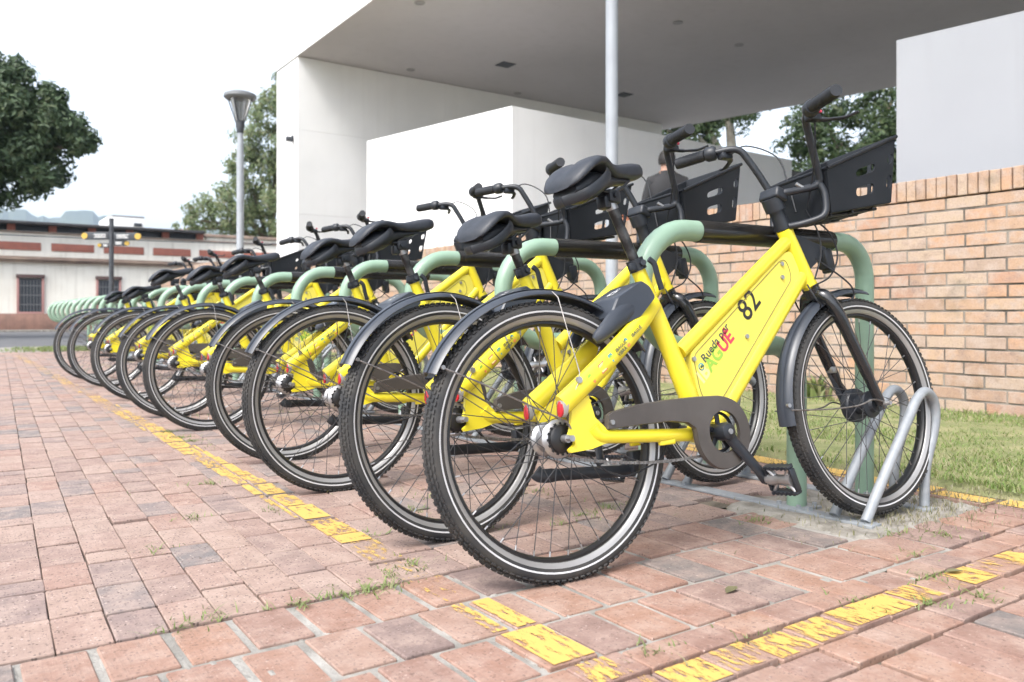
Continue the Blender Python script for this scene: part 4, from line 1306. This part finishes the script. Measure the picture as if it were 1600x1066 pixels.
    A = [(.795, -.305, 1.171), (.815, -.235, 1.170), (.838, -.192, 1.171), (.872, -.150, 1.172), (.893, -.130, 1.161), (.908, -.121, 1.135), (.935, -.107, 1.08), (.962, -.094, 1.018), (.966, -.089, .999), (.955, -.079, .988), (.91, -.05, .981), (.87, -.022, .977)]
    path = smooth_path(A + [(x, -y, z) for x, y, z in reversed(A)], 4)
    hbm.tube(path, .0112, 12, ref=(0, 0, 1))
    hbm.bbox((.866, 0, .974), (.05, .075, .036), .008, Matrix.Rotation(R(20), 3, 'Y'))
    hb_ = hbm.build('handlebar', M['black_plastic'], root, 50)
    for s in (-1, 1):
        gp = MB()
        gp.tube([(.792, s * .318, 1.1715), (.795, s * .312, 1.171), (.808, s * .26, 1.1705), (.823, s * .215, 1.170)], [.0175, .0182, .0165, .0175], 16, ref=(0, 0, 1))
        for k in range(7):
            t = .12 + .12 * k
            c = Vector((.795, s * .312, 1.171)).lerp(Vector((.823, s * .215, 1.170)), t)
            d = Vector((.028, -s * .097, -.001)).normalized()
            gp.tube([c - d * .003, c + d * .003], .0188, 14, ref=(0, 0, 1))
        gp.build('grip', M['grip'], hb_)
        sh = MB()
        a, b2 = Vector((.823, s * .215, 1.170)), Vector((.843, s * .186, 1.171))
        sh.tube([a, a.lerp(b2, .2), a.lerp(b2, .8), b2], [.020, .024, .024, .019], 18, ref=(0, 0, 1))
        sh.build('shifter' if s > 0 else 'grip_collar', M['black_plastic'], hb_)
        lv = MB()
        lv.bbox((.868, s * .174, 1.157), (.045, .03, .022), .006)
        lv.tube(smooth_path([(.872, s * .170, 1.155), (.900, s * .185, 1.150), (.915, s * .210, 1.145), (.926, s * .24, 1.141), (.94, s * .27, 1.147)], 4), [(.006, .0095)] * 6 + [(.0045, .0075)] * 6 + [(.004, .006)] * 5, 8, ref=(0, 0, 1))
        lv.build('brake_lever', M['black_plastic'], hb_)
    rd_ = MB().bbox((.884, -.188, 1.172), (.013, .008, .008), .002); rd_.build('adjuster', M['print_red'], hb_)
    # --- cables
    for pth in ([(.88, .175, 1.155), (.93, .14, 1.185), (.985, .07, 1.13), (.985, .04, 1.03), (.955, .0, .93)],
                [(.88, -.17, 1.145), (.905, -.135, 1.06), (.945, -.075, .99), (.955, -.04, .93)],
                [(.955, -.035, .93), (.985, -.045, .86), (.985, -.045, .79), (.955, -.035, .715)],
                [(.975, -.03, .91), (1.035, -.045, .86), (1.06, -.045, .79), (1.02, -.04, .725), (.95, -.03, .695)],
                [(.975, -.03, .78), (1.03, -.05, .735), (1.075, -.065, .69), (1.085, -.06, .655), (1.05, -.045, .645)],
                [(.925, -.03, .70), (.935, -.045, .655), (.96, -.04, .635), (.985, .0, .625)],
                [(.93, .03, .70), (.97, .06, .66), (1.01, .065, .6), (1.06, .064, .47), (1.075, .06, .44)],
                [(.33, -.02, .285), (.30, -.03, .255), (.24, -.035, .235), (.16, -.05, .225), (.10, -.055, .25), (.03, -.055, .32)]):
        MB().tube(smooth_path(pth, 6), .0026, 6).build('cable', M['grip'], root)
    # --- basket and its carrier loop
    RT, RB, FT, FB = (.975, .112, 1.035), (.985, .100, .905), (1.300, .130, 1.157), (1.258, .112, .948)
    def quad(a, b, c, d):
        a, b, c, d = map(Vector, (a, b, c, d))          # a bottom rear, b bottom front, c top front, d top rear
        nrm = (b - a).cross(d - a).normalized()
        def fn(u, v, w):
            return (a.lerp(b, u)).lerp(d.lerp(c, u), v) + nrm * w
        return fn
    slot = lambda u0, u1, v0, v1: round_poly([(u0, v0), (u1, v0), (u1, v1), (u0, v1)], .07, 4)
    bk = MB()
    for s in (-1, 1):
        fn = quad((RB[0], s * RB[1], RB[2]), (FB[0], s * FB[1], FB[2]), (FT[0], s * FT[1], FT[2]), (RT[0], s * RT[1], RT[2]))
        vs, fs = plate([(0, 0), (1, 0), (1, 1), (0, 1)], [slot(.41, .70, .57, .71), slot(.90, .985, .60, .76), slot(.41, .69, .20, .38), slot(.90, .985, .22, .42)], .005, fn)
        bk.add(vs, fs)
    fn = quad((FB[0], -FB[1], FB[2]), (FB[0], FB[1], FB[2]), (FT[0], FT[1], FT[2]), (FT[0], -FT[1], FT[2]))
    vs, fs = plate([(0, 0), (1, 0), (1, 1), (0, 1)], [slot(.06, .32, .55, .74), slot(.37, .63, .55, .74), slot(.68, .94, .55, .74), slot(.06, .32, .19, .40), slot(.37, .63, .19, .40), slot(.68, .94, .19, .40)], .005, fn); bk.add(vs, fs)
    fn = quad((RB[0], -RB[1], RB[2]), (RB[0], RB[1], RB[2]), (RT[0], RT[1], RT[2]), (RT[0], -RT[1], RT[2])); vs, fs = plate([(0, 0), (1, 0), (1, 1), (0, 1)], [], .005, fn); bk.add(vs, fs)
    fn = quad((RB[0], -RB[1], RB[2]), (FB[0], -FB[1], FB[2]), (FB[0], FB[1], FB[2]), (RB[0], RB[1], RB[2]))
    vs, fs = plate([(0, 0), (1, 0), (1, 1), (0, 1)], [slot(.2 + .16 * k, .28 + .16 * k, .2, .8) for k in range(5)], .005, fn); bk.add(vs, fs)
    rimp = [(RT[0], -RT[1] - .004, RT[2]), (FT[0] + .004, -FT[1] - .004, FT[2]), (FT[0] + .004, FT[1] + .004, FT[2]), (RT[0], RT[1] + .004, RT[2])]
    for i in range(4):
        a, b2 = Vector(rimp[i]), Vector(rimp[(i + 1) % 4])
        bk.tube([a, b2], (.006, .006), 8)
    basket = bk.build('basket', M['basket'], root, 30)
    cr_ = MB()
    for s in (-1, 1):
        cr_.tube(smooth_path([(.964, s * .092, .992), (.970, s * .099, .965), (.968, s * .101, .935), (.962, s * .100, .905), (.948, s * .088, .889), (.915, s * .045, .880), (.89, s * .02, .878)], 4), .0105, 10)
    for s in (-.07, 0, .07): cr_.tube([(.95, s, .892), (1.24, s, .936)], .005, 8)
    for x in (1.0, 1.1, 1.2): cr_.tube([(x, -.09, .900 + (x - 1) * .15), (x, .09, .900 + (x - 1) * .15)], .005, 8)
    cr_.build('basket_carrier', M['black_plastic'], root)
    b = MB()
    for s in (-.055, .03): b.cyl((.905, s, 1.0), (.925, s - .01, .985), .0055, 8)
    b.build('carrier_bolts', M['silver'], root)
    # --- headlight on a bracket
    hl = MB(); hl.bbox((1.058, 0, .785), (.036, .040, .062), .007, Matrix.Rotation(R(-8), 3, 'Y'))
    hl.bbox((1.066, 0, .752), (.022, .034, .02), .005)
    hlo = hl.build('headlight', M['black_plastic'], root)
    MB().prism([(.925, .86), (1.062, .822), (1.060, .815), (1.03, .785), (.965, .745)], -.006, .006).build('light_bracket', M['black_plastic'], hlo)
    MB().box((1.062, 0, .7475), (.012, .012, .006)).build('light_mark', M['print_white'], hlo, 0)
    # --- saddle and post
    sx_ = Vector((-.386, 0, 1)).normalized()
    spm = MB(); spm.tube([(.325, 0, .725), (.249, 0, .918)], .0138, 14); spo = spm.build('seat_post', M['seatpost'], root)
    b = MB(); b.tube([(.249 + .006, 0, .903), (.249 - .002, 0, .925)], .016, 14); b.build('post_collar', M['silver'], spo)
    cm = MB(); cm.tube([(.318, 0, .742), (.307, 0, .771)], (.0225, .0245), 18); cm.bbox((.294, -.012, .748), (.03, .012, .022), .004)
    cm.cyl((.31, -.034, .757), (.33, .02, .757), .008, 8)
    cm.tube(smooth_path([(.328, -.034, .766), (.343, -.036, .752), (.350, -.036, .72), (.360, -.034, .685)], 4), (.006, .009), 8)
    cm.build('seat_clamp', M['black_plastic'], root)
    sa = MB(); secs = []
    for x, w, zt, zb, dip in ((.045, .045, .952, .930, .0), (.056, .066, .969, .932, .003), (.078, .081, .992, .950, .008), (.103, .088, 1.009, .972, .011), (.13, .088, 1.019, .987, .012), (.162, .080, 1.023, .993, .011), (.193, .064, 1.022, .992, .008), (.223, .050, 1.019, .986, .004), (.258, .040, 1.022, .982, .002), (.30, .036, 1.030, .984, 0), (.34, .034, 1.038, .990, 0), (.368, .031, 1.040, .996, 0), (.384, .022, 1.036, 1.003, 0), (.391, .010, 1.027, 1.011, 0)):
        row = []; zm = zb + .42 * (zt - zb)
        for k in range(32):
            q = 2 * math.pi * k / 32
            cs, sn = math.cos(q), math.sin(q)
            yy_ = -w * math.copysign(abs(cs) ** .8, cs)
            if sn >= 0: zz = zm + (zt - zm) * sn ** .7 - dip * math.exp(-(yy_ / .018) ** 2)
            else: zz = zm - (zm - zb) * (-sn) ** .6
            row.append((x, yy_, zz))
        secs.append(row)
    sa.loft(secs); sa.v = [(x - .25, y, z) for x, y, z in sa.v]; sad = sa.build('saddle', M['saddle'], root, 60, (.25, 0, 0))
    ub = MB(); secs = []
    for x, w, z0, z1 in ((.066, .044, .944, .914), (.09, .052, .962, .905), (.13, .054, .986, .906), (.17, .050, .992, .922), (.21, .036, .990, .945), (.26, .026, .988, .966), (.32, .02, .990, .978)):
        secs.append([(x, w * math.cos(q), (z0 + z1) / 2 + (z0 - z1) / 2 * math.copysign(abs(math.sin(q)) ** .7, math.sin(q))) for q in [2 * math.pi * k / 20 for k in range(20)]])
    ub.loft(secs); ub.v = [(x - .25, y, z) for x, y, z in ub.v]; ub.build('saddle_base', M['black_plastic'], sad, 50)
    b = MB()
    for s in (-1, 1):
        b.tube(smooth_path([(.185, s * .060, .985), (.165, s * .072, .966), (.125, s * .074, .938), (.085, s * .058, .914), (.058, s * .0, .905)], 5), (.003, .013), 8, ref=(0, 1, 0))
        b.tube(smooth_path([(.10, s * .022, .955), (.17, s * .022, .945), (.25, s * .022, .946), (.32, s * .02, .985)], 4), .0035, 6)
    b.bbox((.246, 0, .935), (.05, .052, .036), .008); b.bbox((.222, 0, .918), (.03, .036, .034), .008); b.cyl((.24, -.034, .935), (.24, .034, .935), .008, 10)
    b.v = [(x - .25, y, z) for x, y, z in b.v]
    b.build('saddle_rails', M['black_plastic'], sad)
    # --- wheel lock
    lk = MB()
    rot = Matrix.Rotation(R(-36), 3, 'Y')
    lkp = round_poly([(.158, .610), (.190, .662), (.272, .704), (.298, .690), (.314, .660), (.258, .610), (.215, .594)], .007, 3)
    secs = []
    for yv, k in ((-.066, .93), (-.061, .99), (-.04, 1.0), (.04, 1.0), (.061, .99), (.066, .93)):
        cxx, czz = .245, .652
        secs.append([(cxx + (px - cxx) * k, yv, czz + (pz - czz) * k) for px, pz in lkp])
    lk.loft(secs)
    for s in (-1, 1):
        lk.tube(smooth_path([(.245, s * .052, .640), (.19, s * .060, .612), (.145, s * .058, .578), (.118, s * .050, .556)], 4), [(.013, .028), (.013, .028), (.013, .0275), (.013, .027), (.013, .026), (.013, .025), (.013, .024), (.013, .022), (.013, .021), (.0125, .019), (.012, .018), (.011, .016), (.007, .010)], 12)
    lko = lk.build('wheel_lock', M['mudguard'], root, 28)
    pr = MB()
    d_ = Vector((.084, 0, .044)).normalized(); s_ = Vector((0, -1, 0)); o_ = Vector((.212, -.002, .6748))
    for a0, b0, a1, b1 in ((0, -.012, .024, -.008), (0, .010, .024, .014), (0, -.008, .004, .010), (.02, -.008, .024, .010), (.032, -.008, .040, -.004), (.032, .002, .040, .006)):
        pr.add([o_ + d_ * a0 + s_ * b0, o_ + d_ * a1 + s_ * b0, o_ + d_ * a1 + s_ * b1, o_ + d_ * a0 + s_ * b1], [(0, 1, 2, 3)])
    pr.build('lock_print', M['print_white'], lko, 0)
    # --- chain guard, cranks, chain
    top = [(.107, .342), (.112, .374), (.125, .380), (.20, .391), (.30, .3975), (.40, .398), (.47, .396)]
    ring = [(.472 + .091 * math.cos(R(a)), .302 + .092 * math.sin(R(a))) for a in range(80, -185, -8)]
    low = [(.378, .322), (.355, .338), (.30, .346), (.20, .345)]
    hole = [(.474 + .053 * math.cos(2 * math.pi * k / 28), .304 + .054 * math.sin(2 * math.pi * k / 28)) for k in range(28)]
    vs, fs = plate(top + ring + low, [hole], .010, lambda u, v, w: (u, -.079 + w, v))
    cg = MB().add(vs, fs)
    edge = [(x, -.073, z) for x, z in top + ring + low]
    cg.tube(edge, (.007, .0022), 6, closed=True)
    cgo = cg.build('chain_guard', M['guard'], root, 30)
    b = MB(); b.cyl((.118, -.083, .357), (.118, -.089, .357), .006, 10); b.build('bolt', M['silver'], cgo)
    ck = MB(); BBp = Vector((.474, 0, .304))
    d = Vector((.575, 0, .172)) - BBp
    ck.lathe([(.054, -.060), (.054, -.056), (.046, -.056), (.046, -.060), (.054, -.060)], (0, 0, 0), 'Y', 36)
    for k in range(5):
        q = 2 * math.pi * k / 5 + .3
        ck.tube([(.015 * math.cos(q), -.060, .015 * math.sin(q)), (.050 * math.cos(q), -.059, .050 * math.sin(q))], (.004, .008), 6)
    ck.lathe([(0, -.104), (.013, -.104), (.021, -.100), (.024, -.088), (.022, -.06), (.018, .06), (.022, .075), (.020, .10), (0, .104)], (0, 0, 0), 'Y', 22)
    for s in (-1, 1):
        dd = d * (1 if s < 0 else -1)
        yb = s * .088
        ck.tube([(0, yb, 0), tuple(dd * .25 + Vector((0, yb, 0))), tuple(dd * .8 + Vector((0, yb + s * .014, 0))), tuple(dd + Vector((0, yb + s * .016, 0))), tuple(dd * 1.07 + Vector((0, yb + s * .016, 0)))], [(.010, .020), (.0095, .0165), (.009, .014), (.009, .0165), (.006, .009)], 12)
    cko = ck.build('crank', M['black_plastic'], root, 45, BBp)
    b = MB(); b.lathe([(0, -.1065), (.007, -.1065), (.0075, -.104)], (0, 0, 0), 'Y', 12); b.build('crank_bolt', M['silver'], cko)
    for s in (-1, 1):
        dd = d * (1 if s < 0 else -1)
        pc = dd + Vector((0, s * .160, 0))
        pm = MB()
        pm.tube([(0, -s * .055, 0), (0, -s * .035, 0), (0, 0, 0), (0, s * .035, 0)], [.010, .016, .012, .016], 12)
        for k in (-1, 1):
            pm.tube([(k * .030, -s * .034, 0), (k * .012, -s * .02, 0), (0, -s * .02, 0)], (.008, .006), 8, ref=(0, 0, 1)); pm.tube([(k * .030, s * .034, 0), (k * .012, s * .02, 0), (0, s * .02, 0)], (.008, .006), 8, ref=(0, 0, 1))
        po = pm.build('pedal', M['silver'], cko, 45, pc)
        po.rotation_euler = (0, R(72), 0)
        cgm = MB(); 
        for k in (-1, 1): cgm.bbox((k * .034, 0, 0), (.009, .084, .022), .003)
        for k in (-1, 1): cgm.bbox((0, k * .0415, 0), (.060, .008, .018), .003)
        for k in (-1, 1):
            for j in range(6): cgm.box((k * .034, -.034 + .0136 * j, .0), (.008, .006, .028))
        cgm.build('pedal_cage', M['black_plastic'], cko, 30, pc).rotation_euler = (0, R(72), 0)
    ch = MB()
    a, b2 = Vector((.01, -.058, .283)), Vector((.455, -.060, .2505))
    n = 62
    for i in range(n):
        t = (i + .5) / n; p_ = a.lerp(b2, t) - Vector((0, 0, .016 * math.sin(math.pi * t)))
        yaw_ = Matrix.Rotation(R(4) if i % 2 else R(4), 3, 'Y')
        ch.box(p_, (.0062, .0068 if i % 2 else .0048, .0074 if i % 2 else .006), yaw_)
    a, b2 = Vector((.01, -.058, .366)), Vector((.44, -.060, .352))
    for i in range(n):
        t = (i + .5) / n; ch.box(a.lerp(b2, t), (.0062, .0068 if i % 2 else .0048, .0074 if i % 2 else .006))
    tag(ch.build('chain', M['chain'], root, 0), kind='stuff')
    # --- kickstand folded up on the far side
    ks = MB(); ks.tube(smooth_path([(.30, .085, .222), (.16, .088, .232), (.06, .09, .238), (.02, .095, .240), (.006, .102, .252)], 4), [(.010, .016)] * 9 + [(.010, .018)] * 4 + [(.011, .019)] * 4, 10); ks.bbox((.30, .075, .245), (.04, .03, .06), .006)
    ks.build('kickstand', M['black_plastic'], root)
    # --- tail lights in the ends of the stays
    for s in (-1, 1):
        tdir = Vector((.072, 0, .048)).normalized(); c = Vector((-.013, s * .076, .4075))
        vdir = Vector((.12, 0, .99)).normalized(); out = Vector((-.99, 0, .12))
        def ell(ry, rz, o, cz=0): return [c + Vector((0, ry * math.cos(q), 0)) + vdir * (rz * math.sin(q) + cz) + out * o for q in [2 * math.pi * k / 20 for k in range(20)]]
        tl = MB().loft([ell(.0150, .028, -.010), ell(.0150, .029, .001), ell(.0130, .027, .005), ell(.008, .018, .007)])
        tlo = tl.build('tail_light', M['clear_lens'], root, 40)
        rl = MB().loft([ell(.0132, .020, -.002, -.008), ell(.0130, .0205, .0055, -.008), ell(.008, .014, .0080, -.008)]); rl.build('red_lens', M['red_lens'], tlo, 40)
    return root

mat_edge = mat('panel_groove', (.20, .17, .05), .6)
proto = make_bike()
BIKES = [  # x, y, yaw, lean, saddle drop, crank turn
    (1.188, 1.496, -.082, -.151, 0, 0),
    (1.169, 1.949, .055, -.122, .10, 40),
    (1.150, 2.723, -.045, -.055, .060, 150),
    (1.205, 3.406, -.055, -.040, .070, -60),
    (1.181, 4.567, -.030, -.060, .070, 80),
    (1.170, 5.297, -.045, -.120, .090, 20),
    (1.190, 6.487, -.015, -.110, .055, -30),
    (1.190, 7.880, -.035, -.060, .150, 100),
    (1.180, 8.859, -.01, -.05, .170, 60)]
labels = ['yellow share bike with the black number 82 on its panel, nearest of the row',
          'yellow share bike right behind the one numbered 82, saddle set lower',
          'third yellow share bike in the row counted from the one numbered 82',
          'fourth yellow share bike in the row counted from the one numbered 82',
          'fifth yellow share bike in the row counted from the one numbered 82',
          'sixth yellow share bike in the row counted from the one numbered 82',
          'seventh yellow share bike, third from the far end of the row',
          'eighth yellow share bike with low saddle, next to the last of the row',
          'last yellow share bike at the far end of the row, saddle set lowest']
def pose(o, b, tw):
    x, y, yaw, lean, drop, turn = b
    o.location = (x, y, -.004)
    o.rotation_mode = 'YXZ'
    o.rotation_euler = (lean, -PIT, yaw)
    sdir = Vector((.366, 0, -.93))
    for ch in o.children:
        if ch.name.startswith('saddle'):
            ch.location = sdir * drop + Vector((.25, 0, 0))
            ch.rotation_euler = (0, 0, R(tw)); ch.scale = (.93, .93, 1)
        if ch.name.startswith('seat_post'):
            ch.location = sdir * drop
        if ch.name.startswith('wheel') and not ch.name.startswith('wheel_lock'):
            q = random.uniform(0, 6.28)
            for g in ch.children:
                if g.name.startswith('spoke') or g.name.startswith('tyre'):
                    g.rotation_euler = (0, q, 0)
        if ch.name.startswith('crank'):
            ch.rotation_euler = (0, R(turn), 0)
bikes = [proto]
for i in range(1, 9):
    bikes.append(copy_tree(proto))
for o, b, lab in zip(bikes, BIKES, labels):
    pose(o, b, {0: 12, 1: 9, 2: -3, 3: 2, 4: -4, 5: 5}.get(bikes.index(o), 0)); tag(o, lab, 'bicycle', 'yellow share bikes in the rack')
# the number, on the nearest bike only
fr0 = [c for c in proto.children if c.name.startswith('frame')][0]
th = R(41.5)
vs, fs = text_geo('82', .088, (.679, -.0120, .594), (math.cos(th), 0, math.sin(th)), (-math.sin(th), 0, math.cos(th)), .0008)
MB().add(vs, fs).build('number', M['ink'], fr0, 0)

# ------------------------------------------------------------------ air between here and the hills
hz = bpy.data.materials.new('haze_air'); hz.use_nodes = True
hn = hz.node_tree.nodes; hn.remove(hn['Principled BSDF'])
pv = hn.new('ShaderNodeVolumePrincipled')
pv.inputs['Color'].default_value = (.66, .81, 1.0, 1)
pv.inputs['Density'].default_value = .00024
pv.inputs['Anisotropy'].default_value = .2
hz.node_tree.links.new(pv.outputs[0], hn['Material Output'].inputs['Volume'])
tag(MB().box((0, 0, 159), (6900, 6900, 322)).build('haze', hz, None, 0), kind='stuff')
